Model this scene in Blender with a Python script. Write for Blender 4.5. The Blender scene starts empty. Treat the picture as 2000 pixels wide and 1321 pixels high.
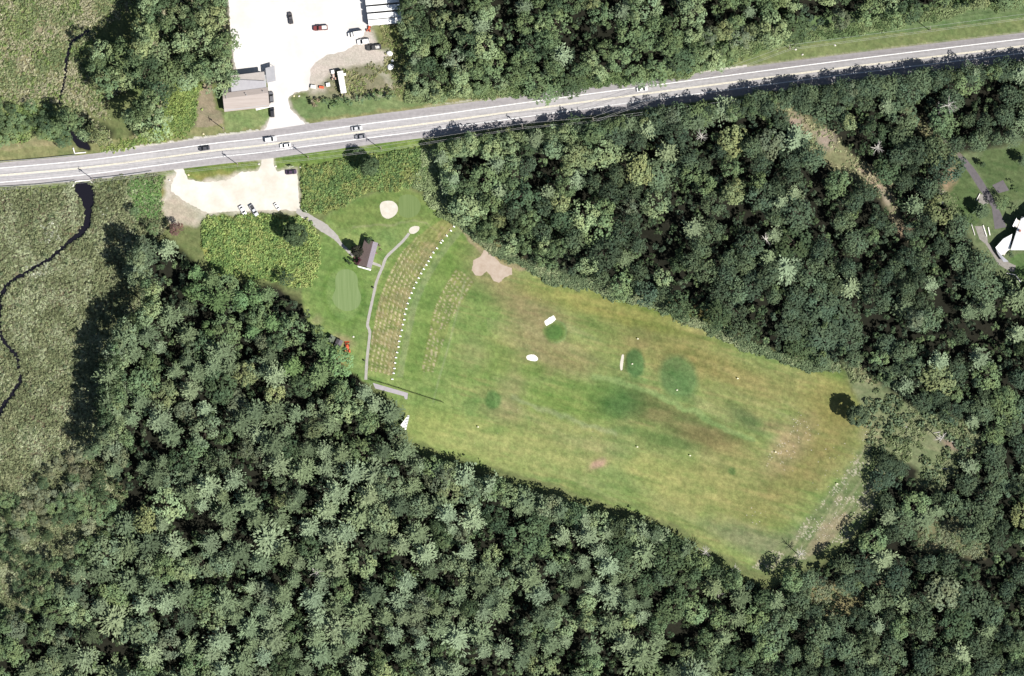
import bpy, bmesh, math, random
import numpy as np
from mathutils import Vector, Matrix
from mathutils.geometry import tessellate_polygon

random.seed(7)
rng = np.random.default_rng(7)
sc = bpy.context.scene
COL = sc.collection
S = 0.22                      # metres per photo pixel


def W(px, py):
    return ((px - 1000.0) * S, (660.5 - py) * S)


# ------------------------------------------------------------------ camera
cam_d = bpy.data.cameras.new('camera')
cam = bpy.data.objects.new('camera', cam_d)
COL.objects.link(cam)
CAM_H = 2600.0
cam.location = (0, 0, CAM_H)
cam.rotation_euler = (0, 0, 0)
cam_d.sensor_width = 36.0
cam_d.lens = 36.0 * CAM_H / (2000 * S)
cam_d.clip_start = 10.0
cam_d.clip_end = 20000.0
sc.camera = cam

# ------------------------------------------------------------------ light
SUN_EL = math.radians(50.0)
SUN_DIR2 = (0.815, -0.58)      # horizontal direction towards the sun (x right, y up)
sd = Vector((SUN_DIR2[0] * math.cos(SUN_EL), SUN_DIR2[1] * math.cos(SUN_EL), math.sin(SUN_EL))).normalized()
sun_d = bpy.data.lights.new('sun', 'SUN')
sun_d.energy = 5.0
sun_d.angle = math.radians(0.5)
sun_d.color = (1.0, 0.96, 0.90)
sun = bpy.data.objects.new('sun', sun_d)
sun.rotation_euler = sd.to_track_quat('Z', 'Y').to_euler()
sun.location = (100, -80, 200)
COL.objects.link(sun)

world = bpy.data.worlds.new('World')
sc.world = world
world.use_nodes = True
wn = world.node_tree
bg = wn.nodes['Background']
sky = wn.nodes.new('ShaderNodeTexSky')
sky.sky_type = 'NISHITA'
sky.sun_disc = False
sky.sun_elevation = SUN_EL
sky.sun_rotation = math.atan2(SUN_DIR2[0], SUN_DIR2[1])
wn.links.new(sky.outputs[0], bg.inputs[0])
bg.inputs[1].default_value = 0.05

sc.view_settings.view_transform = 'Standard'
sc.view_settings.look = 'None'
sc.view_settings.gamma = 1.0
sc.view_settings.exposure = 0.80
sc.cycles.max_bounces = 4
sc.cycles.diffuse_bounces = 2
sc.cycles.transparent_max_bounces = 4

KF = 2.6                       # lit flat ground: picture value per unit of base colour


def s2l(v):
    v = v / 255.0
    return v / 12.92 if v <= 0.04045 else ((v + 0.055) / 1.055) ** 2.4


def hexc(h, k=KF, cap=0.75):
    r = [min(cap, s2l(int(h[i:i + 2], 16)) / k) for i in (0, 2, 4)]
    return np.array(r)


# ------------------------------------------------------------------ noise and masks
def vnoise(x, y, scale, seed=0):
    r = np.random.default_rng(1000 + seed)
    n = 128
    g = r.random((n, n))
    fx = x / scale + 1000.37
    fy = y / scale + 1000.71
    ix = np.floor(fx).astype(np.int64)
    iy = np.floor(fy).astype(np.int64)
    tx = fx - ix
    ty = fy - iy
    tx = tx * tx * (3 - 2 * tx)
    ty = ty * ty * (3 - 2 * ty)
    a = g[ix % n, iy % n]
    b = g[(ix + 1) % n, iy % n]
    c = g[ix % n, (iy + 1) % n]
    d = g[(ix + 1) % n, (iy + 1) % n]
    return (a * (1 - tx) + b * tx) * (1 - ty) + (c * (1 - tx) + d * tx) * ty


def fbm(x, y, scale, seed=0, octs=3):
    s = 0
    a = 1.0
    t = 0
    for k in range(octs):
        s = s + a * vnoise(x, y, scale / (2 ** k), seed + 17 * k)
        t += a
        a *= 0.55
    return s / t


def seg_dist(x, y, ax, ay, bx, by):
    dx, dy = bx - ax, by - ay
    L2 = dx * dx + dy * dy + 1e-9
    t = np.clip(((x - ax) * dx + (y - ay) * dy) / L2, 0, 1)
    return np.hypot(x - ax - t * dx, y - ay - t * dy), t


def poly_sd(x, y, pts):
    """signed distance in photo pixels, negative inside"""
    inside = np.zeros(x.shape, bool)
    d = np.full(x.shape, 1e9)
    n = len(pts)
    for i in range(n):
        ax, ay = pts[i]
        bx, by = pts[(i + 1) % n]
        dd, _ = seg_dist(x, y, ax, ay, bx, by)
        d = np.minimum(d, dd)
        if ay != by:
            c = ((ay > y) != (by > y)) & (x < (bx - ax) * (y - ay) / (by - ay) + ax)
            inside ^= c
    return np.where(inside, -d, d)


def line_sd(x, y, pts):
    """distance to a polyline, arclength at the nearest point, side (+ = right of travel in the picture)"""
    best = np.full(x.shape, 1e9)
    arc = np.zeros(x.shape)
    side = np.zeros(x.shape)
    s = 0
    for (ax, ay), (bx, by) in zip(pts[:-1], pts[1:]):
        d, t = seg_dist(x, y, ax, ay, bx, by)
        L = math.hypot(bx - ax, by - ay)
        m = d < best
        best = np.where(m, d, best)
        arc = np.where(m, s + t * L, arc)
        cr = (bx - ax) * (y - ay) - (by - ay) * (x - ax)
        side = np.where(m, np.sign(cr), side)
        s += L
    return best, arc, side


def inpoly(px, py, pts):
    return bool(poly_sd(np.array([px]), np.array([py]), pts)[0] < 0)


def smooth(pts, closed=True, step=3.0, jit=0.0, seed=1):
    """Catmull-Rom through photo-pixel points"""
    n = len(pts)
    out = []
    rr = random.Random(seed)
    rngi = range(n) if closed else range(n - 1)
    for i in rngi:
        if closed:
            p0, p1, p2, p3 = pts[(i - 1) % n], pts[i], pts[(i + 1) % n], pts[(i + 2) % n]
        else:
            p0, p1, p2, p3 = pts[max(i - 1, 0)], pts[i], pts[i + 1], pts[min(i + 2, n - 1)]
        L = math.hypot(p2[0] - p1[0], p2[1] - p1[1])
        k = max(1, int(L / step))
        for j in range(k):
            t = j / k
            q = []
            for c in (0, 1):
                q.append(0.5 * (2 * p1[c] + (p2[c] - p0[c]) * t + (2 * p0[c] - 5 * p1[c] + 4 * p2[c] - p3[c]) * t * t
                                + (3 * p1[c] - p0[c] - 3 * p2[c] + p3[c]) * t ** 3))
            q = (q[0] + rr.uniform(-jit, jit), q[1] + rr.uniform(-jit, jit))
            out.append(q)
    if not closed:
        out.append(tuple(pts[-1]))
    return out


def rough(pts, step=4.0, jit=1.0, seed=1):
    """straight-edged polygon, subdivided and jittered"""
    rr = random.Random(seed)
    out = []
    n = len(pts)
    for i in range(n):
        a, b = pts[i], pts[(i + 1) % n]
        L = math.hypot(b[0] - a[0], b[1] - a[1])
        k = max(1, int(L / step))
        for j in range(k):
            t = j / k
            out.append((a[0] + (b[0] - a[0]) * t + rr.uniform(-jit, jit), a[1] + (b[1] - a[1]) * t + rr.uniform(-jit, jit)))
    return out


# ------------------------------------------------------------------ object helpers
def tag(o, label=None, cat=None, group=None, kind=None):
    if label:
        o['label'] = label
    if cat:
        o['category'] = cat
    if group:
        o['group'] = group
    if kind:
        o['kind'] = kind
    return o


def empty(name, loc, rz=0.0):
    o = bpy.data.objects.new(name, None)
    o.location = loc
    o.rotation_euler = (0, 0, rz)
    o.empty_display_size = 0.5
    COL.objects.link(o)
    return o


def link(name, me, parent=None):
    o = bpy.data.objects.new(name, me)
    COL.objects.link(o)
    if parent is not None:
        o.parent = parent
    return o


def copy_tree(o, parent=None):
    c = o.copy()
    COL.objects.link(c)
    if parent is not None:
        c.parent = parent
    for ch in list(o.children):
        copy_tree(ch, c)
    return c


def np_mesh(name, V, F, mats, fcol=None, vcol=None, smooth_f=False, fmat=None):
    """V (n,3), F (m,k) with constant k"""
    me = bpy.data.meshes.new(name)
    V = np.asarray(V, np.float32)
    F = np.asarray(F, np.int32)
    m, k = F.shape
    me.vertices.add(len(V))
    me.vertices.foreach_set('co', V.ravel())
    me.loops.add(m * k)
    me.loops.foreach_set('vertex_index', F.ravel())
    me.polygons.add(m)
    me.polygons.foreach_set('loop_start', np.arange(0, m * k, k, dtype=np.int32))
    me.polygons.foreach_set('use_smooth', np.full(m, smooth_f))
    if fmat is not None:
        me.polygons.foreach_set('material_index', np.asarray(fmat, np.int32))
    for mt in mats:
        me.materials.append(mt)
    if fcol is not None:
        a = me.attributes.new('tone', 'FLOAT_COLOR', 'FACE')
        c4 = np.ones((m, 4), np.float32)
        c4[:, :3] = fcol
        a.data.foreach_set('color', c4.ravel())
    if vcol is not None:
        a = me.attributes.new('tone', 'FLOAT_COLOR', 'POINT')
        c4 = np.ones((len(V), 4), np.float32)
        c4[:, :3] = vcol
        a.data.foreach_set('color', c4.ravel())
    me.update(calc_edges=True)
    return me


class MB:
    """collects simple solids, builds one mesh"""

    def __init__(s):
        s.v = []
        s.f = []

    def add(s, vs, fs):
        o = len(s.v)
        s.v += [tuple(v) for v in vs]
        s.f += [tuple(i + o for i in f) for f in fs]
        return s

    def box(s, x0, x1, y0, y1, z0, z1, M=None):
        vs = [Vector((x, y, z)) for z in (z0, z1) for y in (y0, y1) for x in (x0, x1)]
        if M:
            vs = [M @ v for v in vs]
        return s.add(vs, [(0, 2, 3, 1), (4, 5, 7, 6), (0, 1, 5, 4), (2, 6, 7, 3), (0, 4, 6, 2), (1, 3, 7, 5)])

    def tube(s, p0, p1, r0, r1=None, n=8, cap=True):
        r1 = r0 if r1 is None else r1
        p0 = Vector(p0)
        p1 = Vector(p1)
        d = (p1 - p0).normalized()
        a = d.orthogonal().normalized()
        b = d.cross(a)
        vs = []
        for p, r in ((p0, r0), (p1, r1)):
            for i in range(n):
                t = 2 * math.pi * i / n
                vs.append(p + a * (r * math.cos(t)) + b * (r * math.sin(t)))
        fs = [(i, (i + 1) % n, n + (i + 1) % n, n + i) for i in range(n)]
        if cap:
            fs += [tuple(reversed(range(n))), tuple(range(n, 2 * n))]
        return s.add(vs, fs)

    def prism(s, pts, z0, z1):
        """pts world xy list (any orientation)"""
        A = sum(pts[i][0] * pts[(i + 1) % len(pts)][1] - pts[(i + 1) % len(pts)][0] * pts[i][1] for i in range(len(pts)))
        if A < 0:
            pts = pts[::-1]
        n = len(pts)
        vs = [(x, y, z0) for x, y in pts] + [(x, y, z1) for x, y in pts]
        fs = [(i, (i + 1) % n, n + (i + 1) % n, n + i) for i in range(n)]
        fs += [tuple(reversed(range(n))), tuple(range(n, 2 * n))]
        return s.add(vs, fs)

    def loft(s, rings, cap=True):
        n = len(rings[0])
        vs = [v for r in rings for v in r]
        fs = []
        for k in range(len(rings) - 1):
            for i in range(n):
                fs.append((k * n + i, k * n + (i + 1) % n, (k + 1) * n + (i + 1) % n, (k + 1) * n + i))
        if cap:
            fs.append(tuple(reversed(range(n))))
            fs.append(tuple(range((len(rings) - 1) * n, len(rings) * n)))
        return s.add(vs, fs)

    def slab(s, quad, th=0.15):
        """quad: 4 world points of the top surface; extruded down"""
        vs = [Vector(p) for p in quad]
        lo = [v - Vector((0, 0, th)) for v in vs]
        n = len(vs)
        a = (vs[1] - vs[0]).cross(vs[2] - vs[0])
        if a.z < 0:
            vs.reverse()
            lo.reverse()
        fs = [(i + n, (i + 1) % n + n, (i + 1) % n, i) for i in range(n)] + [tuple(range(n)), tuple(reversed(range(n, 2 * n)))]
        return s.add(vs + lo, fs)

    def build(s, name, mat, parent=None, smooth_f=False, bevel=0.0):
        me = bpy.data.meshes.new(name)
        me.from_pydata(s.v, [], s.f)
        me.materials.append(mat)
        if bevel:
            bm = bmesh.new()
            bm.from_mesh(me)
            bmesh.ops.bevel(bm, geom=bm.edges[:], offset=bevel, segments=1, affect='EDGES', clamp_overlap=True)
            bm.to_mesh(me)
            bm.free()
        if smooth_f:
            for p in me.polygons:
                p.use_smooth = True
        me.update()
        return link(name, me, parent)


def sheet(name, pts, z, mat, label=None, kind='structure', thick=0.0):
    xy = [W(*p) for p in pts]
    tris = tessellate_polygon([[Vector((x, y, 0)) for x, y in xy]])
    V = [(x, y, z) for x, y in xy]
    F = []
    for t in tris:
        a, b, c = [V[i] for i in t]
        if (b[0] - a[0]) * (c[1] - a[1]) - (b[1] - a[1]) * (c[0] - a[0]) < 0:
            t = (t[0], t[2], t[1])
        F.append(t)
    me = np_mesh(name, V, F, [mat])
    o = link(name, me)
    return tag(o, label=label, kind=kind)


# ------------------------------------------------------------------ materials
def mat_new(name):
    m = bpy.data.materials.new(name)
    m.use_nodes = True
    nt = m.node_tree
    return m, nt, nt.nodes['Principled BSDF']


def surf(name, c1, c2=None, scale=2.0, rough_v=0.85, metal=0.0, bump=0.0, detail=6.0, c3=None, stretch=None, spec=0.3):
    m, nt, b = mat_new(name)
    c1 = tuple(c1)
    b.inputs['Roughness'].default_value = rough_v
    b.inputs['Metallic'].default_value = metal
    b.inputs['Specular IOR Level'].default_value = spec
    if c2 is None:
        c2 = tuple(v * 0.8 for v in c1)
    tc = nt.nodes.new('ShaderNodeTexCoord')
    no = nt.nodes.new('ShaderNodeTexNoise')
    no.inputs['Scale'].default_value = scale
    no.inputs['Detail'].default_value = detail
    no.inputs['Roughness'].default_value = 0.65
    src = tc.outputs['Object']
    if stretch:
        mp = nt.nodes.new('ShaderNodeMapping')
        mp.inputs['Scale'].default_value = stretch[:3]
        mp.inputs['Rotation'].default_value = (0, 0, stretch[3])
        nt.links.new(src, mp.inputs['Vector'])
        src = mp.outputs['Vector']
    nt.links.new(src, no.inputs['Vector'])
    cr = nt.nodes.new('ShaderNodeValToRGB')
    cr.color_ramp.elements[0].position = 0.32
    cr.color_ramp.elements[0].color = (*c2, 1)
    cr.color_ramp.elements[1].position = 0.68
    cr.color_ramp.elements[1].color = (*c1, 1)
    if c3 is not None:
        e = cr.color_ramp.elements.new(0.85)
        e.color = (*c3, 1)
    nt.links.new(no.outputs['Fac'], cr.inputs['Fac'])
    nt.links.new(cr.outputs['Color'], b.inputs['Base Color'])
    if bump:
        bu = nt.nodes.new('ShaderNodeBump')
        bu.inputs['Strength'].default_value = bump
        bu.inputs['Distance'].default_value = 0.2
        nt.links.new(no.outputs['Fac'], bu.inputs['Height'])
        nt.links.new(bu.outputs['Normal'], b.inputs['Normal'])
    return m


def leaf_material():
    m, nt, b = mat_new('leaf')
    at = nt.nodes.new('ShaderNodeAttribute')
    at.attribute_name = 'tone'
    oi = nt.nodes.new('ShaderNodeObjectInfo')
    mx = nt.nodes.new('ShaderNodeVectorMath')
    mx.operation = 'MULTIPLY'
    nt.links.new(at.outputs['Color'], mx.inputs[0])
    nt.links.new(oi.outputs['Color'], mx.inputs[1])
    df = nt.nodes.new('ShaderNodeBsdfDiffuse')
    tl = nt.nodes.new('ShaderNodeBsdfTranslucent')
    nt.links.new(mx.outputs[0], df.inputs['Color'])
    nt.links.new(mx.outputs[0], tl.inputs['Color'])
    ms = nt.nodes.new('ShaderNodeMixShader')
    ms.inputs[0].default_value = 0.18
    nt.links.new(df.outputs[0], ms.inputs[1])
    nt.links.new(tl.outputs[0], ms.inputs[2])
    nt.links.new(ms.outputs[0], nt.nodes['Material Output'].inputs['Surface'])
    nt.nodes.remove(b)
    return m


LEAF = leaf_material()
BARK = surf('bark', (0.11, 0.085, 0.065), (0.05, 0.04, 0.03), 3.0, bump=0.4)
PALEBARK = surf('pale_bark', (0.5, 0.48, 0.44), (0.3, 0.28, 0.25), 3.0)


def ground_material():
    m, nt, b = mat_new('ground_cover')
    b.inputs['Roughness'].default_value = 0.95
    b.inputs['Specular IOR Level'].default_value = 0.1
    at = nt.nodes.new('ShaderNodeAttribute')
    at.attribute_name = 'tone'
    tc = nt.nodes.new('ShaderNodeTexCoord')
    n1 = nt.nodes.new('ShaderNodeTexNoise')
    n1.inputs['Scale'].default_value = 1.4
    n1.inputs['Detail'].default_value = 8
    n1.inputs['Roughness'].default_value = 0.75
    nt.links.new(tc.outputs['Object'], n1.inputs['Vector'])
    mr = nt.nodes.new('ShaderNodeMapRange')
    mr.inputs[1].default_value = 0.3
    mr.inputs[2].default_value = 0.7
    mr.inputs[3].default_value = 0.80
    mr.inputs[4].default_value = 1.20
    nt.links.new(n1.outputs['Fac'], mr.inputs[0])
    mx = nt.nodes.new('ShaderNodeVectorMath')
    mx.operation = 'SCALE'
    nt.links.new(at.outputs['Color'], mx.inputs[0])
    nt.links.new(mr.outputs[0], mx.inputs['Scale'])
    nt.links.new(mx.outputs[0], b.inputs['Base Color'])
    bu = nt.nodes.new('ShaderNodeBump')
    bu.inputs['Strength'].default_value = 0.35
    bu.inputs['Distance'].default_value = 0.25
    nt.links.new(n1.outputs['Fac'], bu.inputs['Height'])
    nt.links.new(bu.outputs['Normal'], b.inputs['Normal'])
    return m


def paint(name, base=None, rough_v=0.35):
    """car paint, colour from the object"""
    m, nt, b = mat_new(name)
    oi = nt.nodes.new('ShaderNodeObjectInfo')
    tc = nt.nodes.new('ShaderNodeTexCoord')
    no = nt.nodes.new('ShaderNodeTexNoise')
    no.inputs['Scale'].default_value = 1.5
    nt.links.new(tc.outputs['Object'], no.inputs['Vector'])
    mr = nt.nodes.new('ShaderNodeMapRange')
    mr.inputs[3].default_value = 0.85
    mr.inputs[4].default_value = 1.1
    nt.links.new(no.outputs['Fac'], mr.inputs[0])
    mx = nt.nodes.new('ShaderNodeVectorMath')
    mx.operation = 'SCALE'
    nt.links.new(oi.outputs['Color'], mx.inputs[0])
    nt.links.new(mr.outputs[0], mx.inputs['Scale'])
    nt.links.new(mx.outputs[0], b.inputs['Base Color'])
    b.inputs['Roughness'].default_value = rough_v
    return m


PAINT = paint('vehicle_paint')
GLASS = surf('dark_glass', (0.02, 0.022, 0.026), (0.012, 0.013, 0.015), 1.0, rough_v=0.15, spec=0.6)
TYRE = surf('tyre_rubber', (0.02, 0.02, 0.02), (0.012, 0.012, 0.012), 4.0)
LAMP = surf('lamp_lens', (0.75, 0.75, 0.7), (0.6, 0.6, 0.58), 2.0, rough_v=0.2)
TAIL = surf('tail_lens', (0.35, 0.02, 0.02), (0.25, 0.01, 0.01), 2.0, rough_v=0.2)
WHITE = surf('white_paint', (0.80, 0.80, 0.79), (0.66, 0.66, 0.64), 0.7)
WORNWHITE = surf('worn_white', (0.78, 0.76, 0.72), (0.5, 0.48, 0.44), 1.3)
DARKMETAL = surf('dark_metal', (0.05, 0.05, 0.055), (0.025, 0.025, 0.028), 2.0, rough_v=0.5)
GALV = surf('galvanised_steel', (0.45, 0.46, 0.47), (0.3, 0.31, 0.32), 2.5, rough_v=0.45, metal=0.5)
WOOD = surf('weathered_wood', (0.22, 0.17, 0.12), (0.12, 0.09, 0.065), 3.0, stretch=(1, 1, 0.15, 0))
ORANGE = surf('orange_paint', (0.62, 0.12, 0.05), (0.38, 0.07, 0.03), 1.6, rough_v=0.5)
CONCRETE = surf('concrete', hexc('c9c4bd'), hexc('a9a39c'), 0.9, bump=0.1)

# ------------------------------------------------------------------ layout (photo pixels)
ROAD_C = [(-420, 372), (-200, 360), (-60, 348.5), (0, 343), (157, 328.8), (282, 313), (420, 294.2), (512, 284), (720, 256), (830, 242), (1080, 207.5),
          (1500, 151.7), (1720, 123.7), (2000, 90), (2060, 82.5), (2200, 63), (2420, 33)]
ROAD_S = smooth(ROAD_C, closed=False, step=6)


def road_y(x):
    for (ax, ay), (bx, by) in zip(ROAD_S[:-1], ROAD_S[1:]):
        if ax <= x <= bx:
            return ay + (by - ay) * (x - ax) / (bx - ax)
    return ROAD_S[-1][1]


TOP_OFF = [(-500, 25), (0, 25), (300, 26), (420, 26.5), (600, 30), (830, 31), (1000, 29), (1150, 28), (1500, 26), (2500, 26)]
BOT_OFF = [(-500, 20), (0, 20), (148, 25), (300, 26), (420, 28), (720, 27), (1490, 28), (2500, 28)]


def interp(tab, x):
    return float(np.interp(x, [a for a, _ in tab], [b for _, b in tab]))


MARKS = [(892, 436.6), (887, 443), (880.8, 451), (872.8, 460.6), (864.5, 470.4), (861.2, 474.5), (853.7, 485.3), (846.7, 493.7),
         (841.6, 502.8), (837.2, 510.4), (832.9, 518), (827.8, 526), (822.7, 534.4), (818, 543.4), (813.2, 552.2),
         (808.5, 562.7), (804.2, 572.6), (800.2, 582.5), (796.5, 593), (793.6, 603.6), (791, 614), (789.8, 624.7),
         (787, 634.5), (785, 645.4), (782, 657), (779.8, 667), (778.4, 678), (775.7, 688.8), (773.5, 698.8),
         (771.8, 709.3), (770.6, 720), (769, 729.3), (766.4, 741)]

PATH1 = [(580, 407), (591, 410), (613, 423.5), (638, 438), (660, 460), (667, 474), (692, 498), (689, 503), (670, 485.5), (652, 467.5),
         (625, 451), (598, 431), (578, 416)]
PATH2_C = [(799, 456), (788, 470), (772, 485.5), (754.5, 503), (747.5, 521), (740.5, 537), (734.5, 554), (730.5, 572), (727, 588),
           (719.5, 624), (718, 637), (722.3, 649), (720, 673), (716.5, 705), (714.4, 742)]
GRAVEL = [(318, 350), (330, 340), (345, 332), (357, 340), (366, 350), (400, 353), (440, 346), (470, 330), (500, 331), (512, 322), (508, 300), (536, 295),
          (533, 318), (540, 334), (562, 328), (582, 332), (583, 350), (584, 378), (587, 404), (592, 412), (575, 417), (560, 412), (510, 414), (440, 418),
          (405, 420), (398, 432), (385, 442), (360, 437), (338, 442), (318, 420), (312, 396), (322, 372)]
YARD = [(440, -40), (790, -40), (786, 0), (783, 48), (745, 50), (735, 58), (738, 90), (765, 100), (755, 118), (706, 126), (660, 132), (640, 145), (633, 160),
        (606, 165), (604, 178), (575, 184), (563, 192), (566, 212), (590, 232), (602, 245), (560, 262), (520, 268), (500, 262), (518, 248), (525, 232),
        (527, 205), (523, 172), (520, 150), (465, 150), (455, 125), (449, 60)]
ENTRY_W = [(330, 345), (318, 340), (334, 333), (330, 318), (362, 314), (357, 328), (362, 342), (372, 350), (340, 360)]
DIRT = [(946, 488), (965, 502), (977.5, 515), (986, 519), (1000, 524), (999.5, 536.5), (986, 542), (975, 553.5), (965, 549), (955, 534.5), (950, 530),
        (941, 539), (929, 538.5), (921.5, 528), (925, 508), (938, 502)]
BUNK = {
    'a': [(742, 402), (747, 394.5), (757, 392.5), (768, 394), (776, 402), (777, 411), (772, 420), (762, 426.5), (753, 426.5), (745, 419)],
    'b': [(798.5, 451), (802, 445), (810, 441.8), (819, 443.5), (817, 451), (809, 456.5), (802, 456.5)],
    'c': [(1063.4, 628), (1072, 621), (1081.4, 616), (1086, 624.3), (1078, 631), (1067.6, 637), (1064, 633)],
    'd': [(1028.6, 696), (1035, 693.2), (1044, 693.5), (1051, 700.5), (1047, 705.5), (1037, 704.8), (1029.5, 702)],
    'e': [(1215, 693), (1218.5, 694), (1217.5, 708), (1215.5, 722), (1212, 723), (1211, 712), (1213, 700)],
}

# forest zones: polygons of tree stems, photo pixels
F_NW = [(292, -80), (432, -80), (440, 40), (448, 100), (458, 150), (440, 168), (400, 155), (350, 160), (330, 200), (312, 250), (262, 268), (258, 225), (300, 180), (262, 140), (285, 70)]
F_NW2 = [(200, 85), (250, 95), (262, 130), (240, 180), (215, 185), (192, 150)]
F_NW3 = [(128, 225), (150, 215), (215, 262), (210, 285), (160, 275), (140, 262)]
F_NW4 = [(-80, 205), (60, 205), (118, 232), (138, 280), (80, 262), (20, 275), (-80, 280)]
F_N = [(800, -80), (2100, -80), (2100, -5), (1900, 5), (1780, 35), (1700, 45), (1600, 60), (1500, 72), (1470, 90), (1420, 108), (1330, 140), (1250, 150), (1150, 158),
       (1080, 172), (1000, 172), (930, 180), (850, 185), (795, 180), (800, 150), (818, 110), (800, 60)]
F_E = [(856, 296), (880, 282), (1000, 277), (1100, 264), (1200, 256), (1300, 238), (1400, 220), (1500, 204), (1560, 194), (1700, 176), (1850, 154), (2000, 140), (2100, 126),
       (2100, 1400), (1490, 1400), (1505, 1160), (1545, 1132), (1612, 1108), (1660, 1072), (1718, 1000), (1712, 950), (1725, 912), (1750, 860), (1730, 800), (1700, 745), (1640, 712),
       (1560, 700), (1480, 668), (1400, 636), (1290, 588), (1150, 545), (1060, 520), (1000, 490), (945, 455), (905, 405), (890, 360), (872, 330)]
TRANS = [(-80, 1000), (60, 960), (110, 900), (175, 880), (230, 930), (240, 1000), (200, 1080), (120, 1150), (40, 1210), (-80, 1270)]
F_S = [(300, 560), (262, 540), (280, 468), (330, 478), (400, 535), (440, 560), (540, 565), (590, 600), (625, 640), (650, 690), (690, 735), (730, 780), (775, 800), (780, 850), (800, 898),
       (850, 910), (905, 926), (960, 946), (1030, 976), (1080, 986), (1150, 1011), (1200, 1026), (1270, 1036), (1330, 1072), (1380, 1102), (1440, 1134), (1500, 1156),
       (1500, 1400), (-80, 1400), (-80, 1270), (40, 1210), (120, 1150), (200, 1080), (240, 1000), (226, 930), (180, 880), (215, 850), (222, 700), (255, 645), (300, 612)]
# clearings inside the eastern wood
CLEAR = [
    [(1505, 175), (1530, 190), (1560, 215), (1610, 240), (1640, 280), (1690, 320), (1725, 350), (1730, 395), (1705, 370), (1640, 340), (1590, 300), (1550, 250), (1520, 210)],
    [(1700, 325), (1735, 345), (1765, 440), (1775, 470), (1745, 445)],
    [(1765, 190), (1785, 215), (1815, 250), (1850, 285), (1870, 300), (1860, 312), (1830, 290), (1795, 260), (1770, 220)],
    [(1865, 300), (1920, 290), (1990, 275), (2110, 270), (2110, 560), (2005, 560), (1960, 550), (1925, 515), (1898, 480), (1882, 445), (1870, 425), (1850, 400), (1828, 385), (1850, 345)],
    [(1640, 700), (1720, 750), (1790, 800), (1880, 820), (1920, 860), (1890, 900), (1855, 930), (1840, 960), (1790, 950), (1790, 920), (1730, 890), (1690, 900), (1700, 830), (1660, 740)],
    [(1690, 1085), (1730, 1120), (1745, 1150), (1715, 1150), (1695, 1120)],
    [(1800, 1020), (1870, 1010), (1890, 1060), (1930, 1060), (1925, 1090), (1860, 1085), (1790, 1070)],
    [(1580, 1140), (1640, 1140), (1690, 1155), (1670, 1200), (1610, 1210), (1585, 1175)],
]
MARSH_SW = [(-80, 372), (150, 362), (190, 352), (300, 340), (322, 350), (312, 400), (330, 440), (300, 470), (275, 470), (262, 540), (300, 560), (300, 612), (250, 640), (215, 700), (205, 850),
            (175, 880), (235, 930), (245, 1000), (205, 1085), (125, 1155), (45, 1215), (-80, 1275)]
MARSH_NW = [(-80, -80), (290, -80), (288, -5), (250, 20), (190, 60), (200, 90), (190, 150), (210, 190), (205, 230), (130, 225), (100, 205), (-80, 205)]
SCRUB_1 = [(400, 425), (470, 418), (540, 420), (585, 425), (610, 445), (625, 475), (622, 520), (605, 560), (560, 555), (500, 540), (440, 540), (410, 520), (395, 470)]
SCRUB_2 = [(588, 330), (640, 320), (700, 312), (760, 300), (830, 290), (845, 310), (825, 360), (780, 365), (720, 372), (680, 388), (650, 410), (612, 420), (592, 405), (587, 360)]
SCRUB_3 = [(830, 290), (858, 305), (872, 340), (890, 375), (892, 415), (908, 440), (880, 430), (845, 405), (828, 375), (800, 362), (822, 330)]
STREAM_S = [(148, 359), (172, 357), (183, 372), (185, 393), (178, 415), (177, 440), (162, 461), (136, 479), (104, 506), (56, 534), (22, 556), (6, 582), (3, 602), (4, 650), (18, 673),
            (36, 695), (41, 735), (43, 750), (24, 775), (6, 808), (-16, 840), (-30, 835), (-3, 796), (18, 768), (35, 744), (33, 715), (28, 697), (12, 681), (-1, 660), (-4, 640), (-4, 596),
            (0, 570), (16, 548), (58, 524), (98, 498), (126, 474), (147, 457), (161, 436), (164, 413), (158, 392), (145, 372)]
STREAM_N = [(160, 290), (150, 285), (128, 250), (117, 215), (115, 190), (123, 160), (126, 120), (132, 95), (136, 83), (151, 69), (172, 57), (175, 61), (157, 75), (141, 86), (137, 100), (131, 125),
            (128, 160), (121, 188), (122, 212), (134, 242), (152, 264), (168, 275), (176, 292)]
STREAM_B = [(47, 742), (60, 765), (78, 778), (76, 784), (56, 772), (42, 752)]
STREAM_SS = smooth(STREAM_S, step=5, jit=0.8, seed=3)
STREAM_NS = smooth(STREAM_N, step=4, jit=0.6, seed=4)


def zone_sd(x, y, zs):
    d = None
    for z in zs:
        q = poly_sd(x, y, z)
        d = q if d is None else np.minimum(d, q)
    return d


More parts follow.
